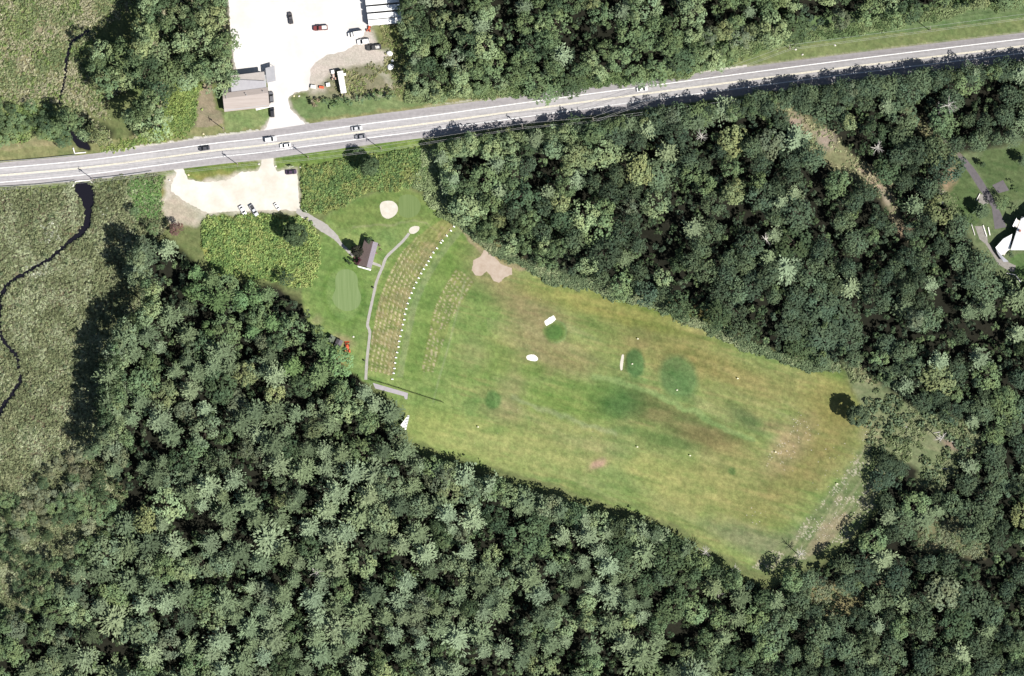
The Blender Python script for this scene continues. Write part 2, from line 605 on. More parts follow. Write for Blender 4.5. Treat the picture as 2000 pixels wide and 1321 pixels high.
# ------------------------------------------------------------------ ground sheet
def make_ground():
    xs = np.arange(-160, 2161, 2.0)
    ys = np.arange(-140, 1461, 2.0)
    far = np.array([20000, 6000, 2000, 700, 300, 100.])
    xs = np.concatenate([xs[0] - far, xs, xs[-1] + far[::-1]])
    ys = np.concatenate([ys[0] - far, ys, ys[-1] + far[::-1]])
    X, Y = np.meshgrid(xs, ys)          # rows = y
    shp = X.shape
    x = X.ravel()
    y = Y.ravel()
    wx = x + (fbm(x, y, 22, 1) - 0.5) * 14
    wy = y + (fbm(x, y, 22, 2) - 0.5) * 14
    n_big = fbm(x, y, 160, 3, 4)
    n_lot = fbm(x, y, 26, 55, 4)
    n_mid = fbm(x, y, 34, 4, 4)
    n_fine = fbm(x, y, 7, 5, 2)
    n_pix = rng.random(x.shape)
    c = np.zeros((len(x), 3)) + hexc('8a9562')
    c = c * (0.85 + 0.3 * n_mid[:, None])

    def blend(mask, colr):
        nonlocal c
        mask = np.clip(mask, 0, 1)[:, None]
        c = c * (1 - mask) + np.asarray(colr) * mask

    def region(pts, colr, soft=6.0, warp=True, strength=1.0):
        sd_ = poly_sd(wx if warp else x, wy if warp else y, pts)
        blend(strength * np.clip(0.5 - sd_ / soft, 0, 1), colr)

    def blob(cx, cy, rx, ry, ang, colr, st=0.6, soft=0.5, warp=0.6):
        a = math.radians(ang)
        ux = x * (1 - warp) + wx * warp - cx
        uy = y * (1 - warp) + wy * warp - cy
        u = (ux * math.cos(a) + uy * math.sin(a)) / rx
        v = (-ux * math.sin(a) + uy * math.cos(a)) / ry
        r = np.hypot(u, v)
        blend(st * np.clip((1 + soft - r) / (2 * soft), 0, 1), colr)

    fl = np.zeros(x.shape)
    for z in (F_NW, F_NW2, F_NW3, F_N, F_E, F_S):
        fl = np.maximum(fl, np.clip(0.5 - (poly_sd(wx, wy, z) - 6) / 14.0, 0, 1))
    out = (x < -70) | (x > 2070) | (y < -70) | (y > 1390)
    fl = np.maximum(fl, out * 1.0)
    blend(fl, hexc('33342a'))  # dark leaf litter, with the shade of the crown gaps put into its colour
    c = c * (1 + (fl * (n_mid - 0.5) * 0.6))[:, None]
    # marsh and wild ground
    region(MARSH_SW, hexc('858667'), 10)
    m = poly_sd(wx, wy, MARSH_SW) < 0
    blend(m * np.clip((n_mid - 0.52) * 5, 0, 0.8), hexc('8b8262'))
    blend(m * np.clip((n_big - 0.58) * 6, 0, 0.6), hexc('857a66'))
    region(MARSH_NW, hexc('8f9566'), 10)
    m = poly_sd(wx, wy, MARSH_NW) < 0
    blend(m * np.clip((n_mid - 0.5) * 5, 0, 0.8), hexc('b3ab84'))
    blend(m * np.clip((0.42 - n_big) * 6, 0, 0.7), hexc('6c7f4e'))
    blob(75, 60, 30, 8, 10, hexc('c9b9a0'), 0.6)
    blob(10, 275, 70, 22, 0, hexc('b5b088'), 0.85)
    region([(-80, 285), (20, 275), (100, 275), (145, 290), (140, 300), (0, 318), (-80, 325)], hexc('b0ad80'), 6)
    region([(310, 180), (350, 150), (420, 155), (430, 225), (440, 260), (300, 285), (190, 305), (190, 280), (270, 272), (310, 250)], hexc('8ea065'), 8)
    region([(385, 165), (425, 160), (432, 220), (437, 258), (410, 268), (370, 268), (385, 220)], hexc('b3a88c'), 8)
    # strips along the road
    top = np.array([[p[0], p[1]] for p in ROAD_S])
    ry = np.interp(x, top[:, 0], top[:, 1])
    du = ry - y      # above the road positive
    to = np.interp(x, [a for a, _ in TOP_OFF], [b for _, b in TOP_OFF])
    bo = np.interp(x, [a for a, _ in BOT_OFF], [b for _, b in BOT_OFF])
    blend(((du > 0) & (du < to + 16 + 14 * n_mid)) * 0.95, hexc('a3a673'))
    blend(((x > 1230) & (du > 0)) * np.clip((1230 + (x - 1230) * 0 - 1230 + 1), 0, 1) * np.clip((du < to + 75 + 12 * n_mid) * np.clip((x - 1330) / 60, 0, 1), 0, 1), hexc('7d9664'))
    blend(((x > 1330) & (du > 0) & (du < to + 26 + 8 * n_mid)) * 0.8, hexc('96a26b'))
    for k in range(4):
        blend(np.clip(1 - np.abs(du - to - 34 - 7 * k - (x - 1400) * 0.02) / 1.6, 0, 1) * (x > 1420) * 0.35, hexc('a3b48c'))
    blend(((du < 0) & (-du < bo + 14 + 14 * n_mid)) * 0.95, hexc('93a166'))
    blend(((x > 200) & (x < 1460) & (du > 0) & (du < to + 3.5 + 4 * (n_fine - 0.4) + 4 * (n_mid - 0.5))) * 0.95, hexc('fdf8ee', cap=0.6))
    blend(((x > 1460) & (du > 0) & (du < to + 3)) * 0.6, hexc('c2bfa8'))
    blend(((du < 0) & (-du < bo + 2.5)) * 0.6, hexc('c9c5b5'))
    # verges by the commercial yard
    region([(566, 196), (600, 187), (600, 200), (755, 185), (780, 195), (830, 200), (825, 212), (700, 228), (607, 240), (588, 228), (568, 214)], hexc('8fa56e'), 5)
    region([(600, 235), (700, 222), (830, 205), (1000, 186), (1000, 190), (830, 215), (700, 232), (610, 244)], hexc('aaa874'), 5, strength=0.8)
    region([(438, 220), (523, 210), (527, 235), (518, 250), (470, 256), (440, 258)], hexc('9cb074'), 5)
    region([(438, 168), (428, 160), (416, 160), (420, 215), (436, 222)], hexc('8d9a60'), 5)
    # range body
    RANGE = [(905, 440), (945, 490), (1000, 520), (1060, 540), (1150, 560), (1290, 605), (1400, 655), (1480, 685), (1560, 712), (1640, 735), (1690, 800), (1720, 850), (1690, 900), (1680, 960),
             (1640, 1040), (1560, 1090), (1500, 1120), (1400, 1080), (1320, 1020), (1200, 990), (1050, 935), (900, 890), (800, 860), (790, 800), (740, 760), (700, 740), (640, 680), (600, 640),
             (590, 560), (612, 500), (620, 470), (640, 420), (700, 385), (760, 372), (800, 372), (840, 395), (880, 430)]
    region(RANGE, hexc('9bb36a'), 7)
    inr = poly_sd(wx, wy, RANGE) < 0
    far_e = np.clip((x - 900) / 500, 0, 1)
    blend(inr * np.clip((n_big - 0.42) * 4, 0, 1) * (0.15 + 0.35 * far_e), hexc('a9b070'))
    blend(inr * np.clip((0.47 - fbm(x, y, 90, 9, 4)) * 6, 0, 1) * 0.6, hexc('82a362'))
    blend(inr * np.clip((fbm(x, y, 60, 12, 4) - 0.55) * 8, 0, 1) * 0.3 * far_e, hexc('b2a87a'))
    # stripes of mowing, long thin streaks
    ang = math.radians(14)
    u = x * math.cos(ang) + y * math.sin(ang)
    v = -x * math.sin(ang) + y * math.cos(ang)
    st = fbm(u / 10, v, 6, 14, 2)
    blend(inr * np.clip((st - 0.50) * 5, 0, 1) * 0.55 * (x > 880) * (0.4 + 0.6 * n_big), hexc('c0b87e'))
    st2 = fbm(u / 12, v, 9, 15, 2)
    blend(inr * np.clip((0.48 - st2) * 5, 0, 1) * 0.5 * (x > 880), hexc('7d9658'))
    an2 = math.radians(27)
    u2 = x * math.cos(an2) + y * math.sin(an2)
    v2 = -x * math.sin(an2) + y * math.cos(an2)
    st4 = fbm(u2 / 14, v2, 12, 18, 3)
    blend(inr * np.clip((st4 - 0.53) * 6, 0, 1) * 0.45 * (x > 950) * (y > 620), hexc('b0bb80'))
    blend(inr * np.clip((fbm(u2 / 9, v2, 8, 19, 2) - 0.55) * 6, 0, 1) * 0.4 * (x > 1050) * (y > 700), hexc('7f8d56'))
    st3 = fbm(x, y / 8, 6, 16, 2)
    blend(inr * np.clip((st3 - 0.5) * 3, 0, 1) * 0.3 * (x < 1000) * (y > 450), hexc('7fa055'))
    # brownish and green patches seen on the range
    for b in [(1020, 590, 90, 28, 25, 'a89a72', .65), (1040, 660, 55, 60, 0, 'b0a07a', .55), (1110, 700, 60, 30, 10, 'aa9c70', .5), (1180, 600, 160, 22, 14, 'b0aa62', .6),
              (1300, 690, 110, 40, 15, 'a5a064', .6), (1400, 720, 110, 30, 20, 'a79a60', .5), (1490, 760, 60, 40, 20, 'aba56c', .5), (1600, 720, 60, 20, 30, '8fa75a', .6),
              (1250, 660, 30, 20, 0, 'a5946a', .5), (1000, 765, 25, 38, 0, 'b9ab84', .55), (985, 805, 40, 20, 10, 'b3a67e', .5), (1170, 905, 28, 10, -35, 'c4a888', .8),
              (1165, 885, 34, 20, 0, 'b6ab78', .5), (1330, 825, 100, 26, 18, '848358', .65), (1240, 785, 66, 30, 10, '74824f', .85), (1205, 785, 42, 36, 0, '63864e', .9), (1180, 760, 40, 26, 0, '6f9350', .6),
              (1390, 858, 70, 22, 10, '858055', .8), (1300, 862, 66, 15, 12, '6f8c50', .75), (1270, 600, 160, 12, 16, '869648', .5), (1190, 640, 100, 14, 14, '7a8f4e', .5), (1290, 810, 26, 12, 0, 'aca070', .4), (1455, 815, 42, 15, 30, '6f8756', .8),
              (1510, 832, 18, 12, 0, '8f7f62', .5), (1610, 850, 60, 80, 30, 'a99a64', .6), (1540, 940, 80, 45, -30, 'a59662', .5), (1640, 830, 40, 40, 0, 'a09c60', .5),
              (1470, 1000, 70, 40, 20, '9c9c60', .55), (1250, 905, 130, 16, 14, 'b4bd74', .6), (1420, 960, 80, 30, 20, 'b3b372', .5), (1620, 780, 60, 40, 10, '93904e', .5), (1540, 870, 60, 30, -50, 'bba883', .6), (1430, 900, 70, 40, 0, 'b0aa70', .5), (1330, 950, 110, 45, 15, 'bcbd78', .6), (1120, 850, 120, 40, 12, 'b6ba78', .5),
              (900, 850, 100, 30, 15, 'b0bb70', .6), (1000, 880, 120, 30, 15, 'aeb86c', .5), (1200, 940, 60, 22, 20, '8fab66', .6), (1210, 880, 30, 28, 0, '84a465', .5),
              (1090, 790, 90, 26, 14, '84a652', .6), (1130, 760, 60, 20, 10, '88a858', .5), (900, 855, 120, 34, 15, 'b6c278', .75), (850, 825, 50, 26, 10, 'b0be70', .6), (1010, 885, 130, 28, 15, 'b8c07c', .7), (1150, 870, 60, 14, 15, 'b9bb84', .5), (1168, 906, 14, 7, -35, 'd6b49e', .8), (1480, 1060, 90, 26, 20, '939c74', .8), (1560, 1060, 60, 30, -20, '929b76', .7), (960, 700, 60, 50, 0, '93a95a', .4), (925, 690, 30, 34, 0, 'a9b07a', .5),
              (935, 560, 26, 30, 20, '70954f', .6), (1260, 620, 50, 20, 15, '8f9c56', .5), (1280, 640, 160, 10, 14, '90954e', .4), (870, 500, 40, 30, 40, '8fae5e', .5),
              (900, 520, 22, 30, 30, '6f9f48', .5), (1430, 790, 80, 24, 20, 'a1a26a', .4), (1560, 760, 60, 40, 10, 'a5a468', .5), (1345, 600, 60, 8, 18, 'b8ab6c', .4)]:
        blob(*b[:5], hexc(b[5]), b[6])
    for b in [(1084, 648, 22, 22, 0, '74994f', .7, .15), (1083, 649, 15, 15, 0, '64904c', .75, .2), (963, 781, 15, 20, 0, '6a9454', .8, .2), (1240, 711, 19, 28, 0, '5f8a52', .85, .16),
              (1325, 738, 36, 44, -20, '6f955d', .75, .18), (1335, 748, 20, 26, -20, '5d8850', .5, .6), (1040, 722, 28, 16, 0, '7da14f', .6, .4), (1428, 922, 8, 7, 0, '6d8e52', .8, .3), (1215, 842, 26, 10, 0, '6f9758', .5, .4),
              (970, 840, 22, 8, 0, '7fa25a', .5, .5), (1205, 795, 26, 24, 0, '5f854a', .5, .5), (1455, 812, 30, 10, 30, '63804f', .5, .4)]:
        blob(*b[:5], hexc(b[5]), b[6], b[7], 0.55)
    r1 = np.hypot(x - 1085, y - 648)
    blend(np.clip(1 - np.abs(r1 - 21) / 3, 0, 1) * (x > 1080) * 0.45, hexc('93b478'))
    # pale mown track across the range
    d, a_, s_ = line_sd(wx, wy, [(1160, 735), (1200, 742), (1240, 755), (1300, 780), (1360, 808), (1410, 832), (1470, 858)])
    blend(np.clip(1.5 - d / 5, 0, 1) * 0.85, hexc('9db774'))
    d, a_, s_ = line_sd(wx, wy, [(1000, 775), (1060, 800), (1130, 825), (1200, 850)])
    blend(np.clip(1.3 - d / 6, 0, 1) * 0.6, hexc('b2bd8c'))
    # gravelly specks on the east bank
    blend(((poly_sd(wx, wy, [(1500, 905), (1530, 860), (1560, 840), (1580, 850), (1555, 890), (1520, 920)]) < 6) & (n_pix > 0.975)) * 0.7, hexc('efe2c8'))
    EB = [(1690, 860), (1735, 880), (1722, 965), (1665, 1050), (1560, 1095), (1500, 1120), (1470, 1105), (1560, 1030), (1640, 940)]
    region(EB, hexc('8b9a6a'), 14, strength=0.9)
    ine = poly_sd(wx, wy, EB) < 0
    uu = x * math.cos(math.radians(-55)) + y * math.sin(math.radians(-55))
    vv = -x * math.sin(math.radians(-55)) + y * math.cos(math.radians(-55))
    blend(ine * np.clip((fbm(uu / 10, vv, 5, 21, 2) - 0.5) * 6, 0, 1) * 0.6, hexc('bab792'))
    blend(ine * (fbm(x, y, 18, 22) > 0.6) * (n_pix > 0.75) * 0.8, hexc('e5dcc6'))
    region([(1575, 1085), (1600, 1030), (1650, 1000), (1660, 1020), (1620, 1060), (1600, 1085)], hexc('b7a98a'), 8, strength=0.7)
    # clearings in the wood
    for i, z in enumerate(CLEAR):
        cc = ['9ea078', 'a49c80', '94936c', '7f8f66', '98a178', '9b8a70', '9a9a74', 'a09a70'][i]
        region(z, hexc(cc), 12)
    blob(1560, 245, 26, 14, 50, hexc('cfb8aa'), 0.8)
    blob(1612, 270, 22, 16, 40, hexc('cdb8ae'), 0.8)
    blob(1700, 350, 40, 8, 45, hexc('cdb9a2'), 0.8)
    blob(1730, 385, 16, 7, 60, hexc('d0c2ac'), 0.8)
    blob(1855, 350, 14, 24, 25, hexc('bda688'), 0.8)
    blob(1836, 380, 9, 8, 0, hexc('e9dccb'), 0.9)
    blob(1765, 450, 12, 16, 50, hexc('c0a58a'), 0.7)
    blob(1860, 868, 30, 9, 20, hexc('b39a8c'), 0.7)
    blob(1690, 735, 26, 8, 35, hexc('b8a886'), 0.6)
    blob(1700, 850, 20, 20, 0, hexc('b3a985'), 0.6)
    region([(1925, 290), (2110, 280), (2110, 380), (1990, 390), (1950, 385), (1905, 330)], hexc('6f8356'), 5)
    region([(1845, 385), (1868, 325), (1885, 318), (1915, 375), (1925, 420), (1905, 440), (1870, 425)], hexc('6d8354'), 5)
    blob(1858, 352, 10, 22, 25, hexc('bda688'), 0.8)
    region([(1965, 525), (1975, 500), (2110, 480), (2110, 560), (2010, 555)], hexc('6c8a55'), 5)
    # scrubs
    region(SCRUB_1, hexc('8fa052'), 8)
    m = poly_sd(wx, wy, SCRUB_1) < 0
    blend(m * np.clip((n_mid - 0.5) * 5, 0, 0.8), hexc('b5b468'))
    region(SCRUB_2, hexc('7b9450'), 8)
    m = poly_sd(wx, wy, SCRUB_2) < 0
    blend(m * np.clip((n_mid - 0.5) * 5, 0, 0.7), hexc('8f9c52'))
    blob(612, 362, 10, 20, 0, hexc('a39a5c'), 0.5)
    region(SCRUB_3, hexc('8c9a70'), 8)
    # left verge of the gravel lot
    region([(268, 345), (325, 340), (325, 380), (318, 430), (290, 440), (265, 400)], hexc('7fa055'), 6)
    region([(312, 352), (332, 345), (326, 400), (322, 425), (308, 420)], hexc('a8a468'), 6)
    region([(358, 330), (400, 320), (480, 316), (508, 312), (507, 330), (470, 332), (440, 345), (400, 351), (366, 349)], hexc('8ba055'), 3)
    region([(370, 340), (440, 335), (500, 330), (470, 340), (400, 354)], hexc('a8a662'), 6, strength=0.7)
    region([(533, 300), (620, 296), (700, 285), (820, 268), (830, 285), (700, 308), (600, 328), (540, 332), (533, 320)], hexc('8aa458'), 4)
    # closely mown surrounds near the clubhouse, tee and greens
    region([(640, 425), (700, 388), (760, 374), (800, 372), (850, 405), (895, 440), (840, 430), (790, 440), (720, 445), (660, 445)], hexc('8aa05a'), 8, strength=0.8)
    region([(625, 470), (640, 460), (690, 505), (730, 540), (728, 600), (715, 640), (690, 670), (640, 640), (605, 620), (610, 540)], hexc('86a55c'), 8, strength=0.9)
    for r, cc in ((44, '7fa254'), (36, '8fae66')):
        blob(672, 575, r * 0.95, r * 1.45, -5, hexc(cc), 0.8, 0.08, 0.1)
    d, a_, s_ = line_sd(wx, wy, [(690, 446), (740, 440), (790, 436), (812, 430), (845, 440), (870, 462)])
    blend(np.clip(1.2 - d / 2.5, 0, 1) * 0.55, hexc('b5b78c'))
    for r in (24, 30, 37):
        e = np.hypot((x - 800) / 1.25, y - 405)
        blend(np.clip(1 - np.abs(e - r) / 2, 0, 1) * 0.35, hexc('97b069'))
    # tee line pattern
    dd, arc, side = line_sd(x, y, [(905, 420)] + MARKS + [(764, 752)])
    dl = np.where(side > 0, dd, -dd)     # sign checked below
    left = dl
    band = (arc > 18) & (arc < 350)
    wid = np.interp(arc, [0, 60, 120, 250, 350], [16, 36, 54, 56, 50])
    tz = band & (left > 1) & (left < wid)
    blend(tz * (0.45 + 0.25 * (n_mid > 0.45)), hexc('aaa46c'))
    blend(tz * (n_mid > 0.52) * 0.4, hexc('c4b28c'))
    spot = (np.sin(left * 2 * math.pi / 8.5 + n_mid * 3) > 0.1) & (np.sin(arc * 2 * math.pi / 8.0 + np.floor(left / 8.5) * 1.7 + n_mid * 4) > -0.1)
    fade = np.clip((arc - 70) / 60, 0, 1)
    blend(tz * spot * (0.65 + 0.35 * n_fine) * fade, hexc('e8dcb4'))
    blend(tz * (np.sin(left * 2 * math.pi / 8.5 + 2.4) > 0.6) * 0.55, hexc('7f8d4c'))
    blend(band * (left > wid) * (left < wid + 10) * 0.5, hexc('7b9c4c'))
    blend(band * (np.abs(left + 13) < 6) * 0.45, hexc('a3b082'))
    blend(band * (left < -20) * (left > -56) * 0.45 * (n_big > 0.3), hexc('7d9f4e'))
    tz2 = (arc > 95) & (arc < 335) & (left < -52) & (left > -98 + np.clip((arc - 150) * 0.12, 0, 25))
    spot2 = (np.sin(left * 2 * math.pi / 9.0 + n_mid * 5) > 0.15) & (np.sin(arc * 2 * math.pi / 8.0 + np.floor(left / 9) * 2.1 + n_mid * 5) > 0.1)
    blend(tz2 * spot2 * 1.0 * (n_mid > 0.38), hexc('dcd6b0'))
    blend(tz2 * 0.35, hexc('9b9a5c'))
    d, a_, s_ = line_sd(x, y, [(908, 548), (898, 590), (888, 630), (872, 690), (856, 745), (846, 785)])
    blend(np.clip(1.3 - d / 2, 0, 1) * 0.5 * (0.5 + n_mid), hexc('b3bd90'))
    # dirt strip beside the tee
    d, a_, s_ = line_sd(wx, wy, [(885, 428), (905, 445), (925, 470), (945, 492), (985, 515), (1010, 522), (1040, 530)])
    blend(np.clip(1.5 - d / 4, 0, 1) * 0.8, hexc('c2b293'))
    blob(960, 520, 55, 38, 15, hexc('b5a97c'), 0.6)
    # shed surroundings
    blob(672, 668, 22, 12, 20, hexc('b9ad84'), 0.7)
    blob(668, 700, 16, 12, 40, hexc('b0a768'), 0.6)
    blob(618, 625, 12, 10, 0, hexc('b8b388'), 0.6)
    # rough edge of the gravel
    region(GRAVEL, hexc('f0e8d6', cap=0.6), 10)
    region([(318, 395), (340, 380), (395, 420), (385, 442), (350, 440), (318, 425)], hexc('d8ccb4'), 14, strength=0.8)
    region(YARD, hexc('f0e6dc', cap=0.6), 8)
    region([(606, 130), (640, 60), (740, 90), (765, 100), (760, 125), (790, 160), (760, 185), (680, 190), (606, 185)], hexc('efe4d6', cap=.6), 16, strength=0.85)
    region([(720, 45), (790, 45), (800, 150), (770, 180), (750, 130), (768, 100), (738, 90)], hexc('8d955f'), 14, strength=0.85)
    region([(655, 135), (740, 125), (765, 180), (690, 192), (640, 190), (630, 165)], hexc('8a8b62'), 12, strength=0.8)
    # greyer wear
    n3 = fbm(x, y, 14, 41, 3)
    n4 = fbm(x, y, 5, 42, 2)
    gr = np.clip((c[:, 1] - c[:, 2]) / (c[:, 1] + 1e-6) * 2.2, 0, 1)
    k3 = (0.6 * (n3 - 0.5) + 0.8 * (fbm(u / 6, v, 9, 43, 3) - 0.5)) * 0.6 * gr
    c *= np.stack([1 + k3 * 1.25, 1 + k3 * 0.75, 1 + k3 * 1.1], 1)
    c *= (1 + (n4 - 0.5) * 0.55 * gr)[:, None]
    c *= (0.95 + 0.10 * n_fine)[:, None]
    c *= (0.89 + 0.22 * n_pix)[:, None]
    c = np.clip(c, 0.004, 0.75)
    # relief: stream beds sink, marsh and rough are uneven
    z = (fbm(x, y, 40, 31, 3) - 0.5) * 0.0
    sdn = np.minimum(poly_sd(x, y, STREAM_SS), poly_sd(x, y, STREAM_NS))
    sdn = np.minimum(sdn, poly_sd(x, y, STREAM_B))
    z = z - 1.3 * np.clip(0.5 - sdn / 4.0, 0, 1)
    rough_m = np.clip(-poly_sd(x, y, MARSH_SW) / 20, 0, 1) + np.clip(-poly_sd(x, y, MARSH_NW) / 20, 0, 1)
    z = z - 0.35 * np.clip(rough_m, 0, 1) * fbm(x, y, 16, 33, 3)
    for (cx, cy, r, h) in [(1240, 711, 34, 0.9), (1325, 738, 60, 1.0), (1083, 652, 26, 0.6), (963, 781, 26, 0.5)]:
        q = np.hypot(x - cx, y - cy) / r
        z = z + h * np.clip(1 - q * q, 0, 1) ** 2 * 1.0
    inb = np.ones(x.shape)
    for k in BUNK.values():
        inb = np.minimum(inb, np.clip((poly_sd(x, y, k) - 2) / 6, 0, 1))
    z = np.where(z > 0, z * inb, z)
    wxy = np.stack([(x - 1000) * S, (660.5 - y) * S, z], 1)
    ny, nx = shp
    idx = np.arange(nx * ny).reshape(ny, nx)
    F = np.stack([idx[:-1, :-1].ravel(), idx[1:, :-1].ravel(), idx[1:, 1:].ravel(), idx[:-1, 1:].ravel()], 1)
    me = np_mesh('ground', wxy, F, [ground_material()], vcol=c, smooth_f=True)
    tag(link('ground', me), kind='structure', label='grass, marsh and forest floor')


make_ground()

# ------------------------------------------------------------------ road
ASPH = None


def road_material():
    m, nt, b = mat_new('asphalt')
    b.inputs['Roughness'].default_value = 0.9
    at = nt.nodes.new('ShaderNodeAttribute')
    at.attribute_name = 'tone'
    tc = nt.nodes.new('ShaderNodeTexCoord')
    mp = nt.nodes.new('ShaderNodeMapping')
    mp.inputs['Rotation'].default_value = (0, 0, math.radians(-7.5))
    mp.inputs['Scale'].default_value = (0.05, 1.2, 1)
    no = nt.nodes.new('ShaderNodeTexNoise')
    no.inputs['Scale'].default_value = 1.2
    no.inputs['Detail'].default_value = 6
    nt.links.new(tc.outputs['Object'], mp.inputs['Vector'])
    nt.links.new(mp.outputs['Vector'], no.inputs['Vector'])
    n2 = nt.nodes.new('ShaderNodeTexNoise')
    n2.inputs['Scale'].default_value = 0.7
    n2.inputs['Detail'].default_value = 8
    nt.links.new(tc.outputs['Object'], n2.inputs['Vector'])
    ad = nt.nodes.new('ShaderNodeMath')
    ad.operation = 'ADD'
    nt.links.new(no.outputs['Fac'], ad.inputs[0])
    nt.links.new(n2.outputs['Fac'], ad.inputs[1])
    mr = nt.nodes.new('ShaderNodeMapRange')
    mr.inputs[1].default_value = 0.7
    mr.inputs[2].default_value = 1.3
    mr.inputs[3].default_value = 0.84
    mr.inputs[4].default_value = 1.14
    nt.links.new(ad.outputs[0], mr.inputs[0])
    mx = nt.nodes.new('ShaderNodeVectorMath')
    mx.operation = 'SCALE'
    nt.links.new(at.outputs['Color'], mx.inputs[0])
    nt.links.new(mr.outputs[0], mx.inputs['Scale'])
    nt.links.new(mx.outputs[0], b.inputs['Base Color'])
    return m


ROADMAT = road_material()
prof = [(0.0, 'd0cbcc'), (0.1, 'c4bfc1'), (0.2, 'c6c1c3'), (0.27, 'd4d0d1'), (0.34, 'e0dddf'), (0.42, 'dad7d8'), (0.5, 'd6d2d4'), (0.58, 'dcd9da'), (0.66, 'e0dddf'), (0.74, 'd9d5d7'),
        (0.8, 'cec9cb'), (0.9, 'cac5c7'), (1.0, 'd4cfcf')]
V = []
Cc = []
nP = len(prof)
for i, (x, y) in enumerate(ROAD_S):
    t0, b0 = interp(TOP_OFF, x), interp(BOT_OFF, x)
    for f, h in prof:
        yy = y - t0 + (t0 + b0) * f
        k = 1.0
        base = hexc(h) * 1.07
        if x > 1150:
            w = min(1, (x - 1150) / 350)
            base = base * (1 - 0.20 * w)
        if x < 300:
            base = base * 1.08
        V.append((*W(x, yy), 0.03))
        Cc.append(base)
F = []
for i in range(len(ROAD_S) - 1):
    for j in range(nP - 1):
        a = i * nP + j
        F.append((a, a + 1, a + nP + 1, a + nP))
tag(link('road', np_mesh('road', V, F, [ROADMAT], vcol=np.array(Cc))), kind='structure', label='two lane grey asphalt road')
LINEW = surf('road_line_white', (0.72, 0.72, 0.71), (0.45, 0.45, 0.44), 1.2, c3=(0.75, 0.75, 0.74))
LINEY = surf('road_line_yellow', (0.74, 0.70, 0.56), (0.5, 0.46, 0.34), 1.2)


def ribbon(name, off, w, mat, z=0.05):
    V, F = [], []
    for i, (x, y) in enumerate(ROAD_S):
        V.append((*W(x, y + off - w / 2), z))
        V.append((*W(x, y + off + w / 2), z))
        if i:
            a = 2 * i - 2
            F.append((a, a + 1, a + 3, a + 2))
    return tag(link(name, np_mesh(name, V, F, [mat])), kind='structure')


ribbon('road_edge_line', -14.2, 1.7, LINEW)
ribbon('road_edge_line', 13.6, 1.7, LINEW)
ribbon('road_centre_line', -0.9, 0.9, LINEY)
ribbon('road_centre_line', 0.9, 0.9, LINEY)

GRAV = surf('pale_gravel', (0.54, 0.52, 0.475), (0.40, 0.37, 0.315), 0.10, detail=10, bump=0.15)
GRAV2 = surf('yard_gravel', (0.56, 0.545, 0.53), (0.42, 0.395, 0.37), 0.05, detail=10, bump=0.1)
core = [(334, 360), (345, 338), (333, 325), (331, 312), (362, 308), (358, 330), (366, 350), (400, 356), (445, 352), (472, 336), (503, 334), (511, 322), (508, 300), (536, 297), (534, 320), (541, 335),
        (562, 330), (580, 333), (582, 350), (583, 378), (586, 402), (590, 411), (575, 413), (560, 410), (510, 411), (440, 414), (405, 416), (372, 400), (350, 386), (335, 374)]
sheet('gravel_car_park', rough(core, 4, 1.2, 5), 0.02, GRAV)
ycore = [(443, -60), (788, -60), (783, -5), (778, 46), (728, 50), (712, 62), (704, 82), (672, 100), (640, 108), (616, 122), (607, 135), (604, 165), (602, 176), (575, 182), (562, 192), (566, 212), (584, 230), (598, 244), (560, 256), (512, 262),
         (522, 244), (527, 228), (527, 200), (524, 171), (520, 150), (465, 150), (457, 120), (450, 60)]
sheet('gravel_yard', rough(ycore, 4, 1.0, 6), 0.02, GRAV2)
PATHM = surf('path_gravel', hexc('e4e0da'), hexc('cfc9c2'), 0.8, detail=8)
sheet('footpath', rough(PATH1, 3, 0.5, 8), 0.024, PATHM)


def band_poly(cl, w0, w1=None):
    w1 = w1 or w0
    L, R = [], []
    n = len(cl)
    for i, (x, y) in enumerate(cl):
        a = cl[max(0, i - 1)]
        b = cl[min(n - 1, i + 1)]
        dx, dy = b[0] - a[0], b[1] - a[1]
        l = math.hypot(dx, dy) + 1e-9
        w = (w0 + (w1 - w0) * i / (n - 1)) / 2 * random.uniform(0.9, 1.1)
        L.append((x - dy / l * w, y + dx / l * w))
        R.append((x + dy / l * w, y - dx / l * w))
    return L + R[::-1]


sheet('footpath', band_poly(smooth(PATH2_C, False, 4), 5.4), 0.024, PATHM)
sheet('footpath', [(727, 511), (743, 517), (746, 523), (741, 521.5), (726, 516.5)], 0.028, PATHM)
DECK = surf('grey_paving', hexc('e6e0e6'), hexc('d2cbd2'), 0.6)
sheet('paved_strip', [(728, 748), (750, 754.5), (797, 768), (795.5, 780), (791, 780), (789, 774), (733, 759)], 0.024, DECK)
SAND = surf('bunker_sand', hexc('fffbee', 2.2, cap=0.6), hexc('f8efdc', 2.4, cap=0.6), 0.5, detail=8)
SANDW = surf('white_sand', (0.66, 0.65, 0.61), (0.58, 0.565, 0.52), 0.5, detail=8)
for k, mt in (('a', SAND), ('b', SAND), ('c', SANDW), ('d', SANDW), ('e', SAND)):
    sheet('sand_bunker', rough(BUNK[k], 2, .35, 4) if k == 'c' else smooth(BUNK[k], True, 1.5, 0.25), 0.03, mt)
DIRTM = surf('bare_dirt', hexc('f4e2d0'), hexc('dcc6b0'), 0.35, detail=10, bump=0.15)
sheet('bare_soil', rough(DIRT, 3, 0.7, 11), 0.02, DIRTM)
GREENM = surf('putting_green', hexc('a6be80'), hexc('90ac6a'), 0.5, detail=8, stretch=(3.0, 0.12, 1, 0.5))
GREENM2 = surf('putting_fringe', hexc('99b06e'), hexc('86a05c'), 0.5, detail=8, stretch=(3.0, 0.12, 1, 1.1))
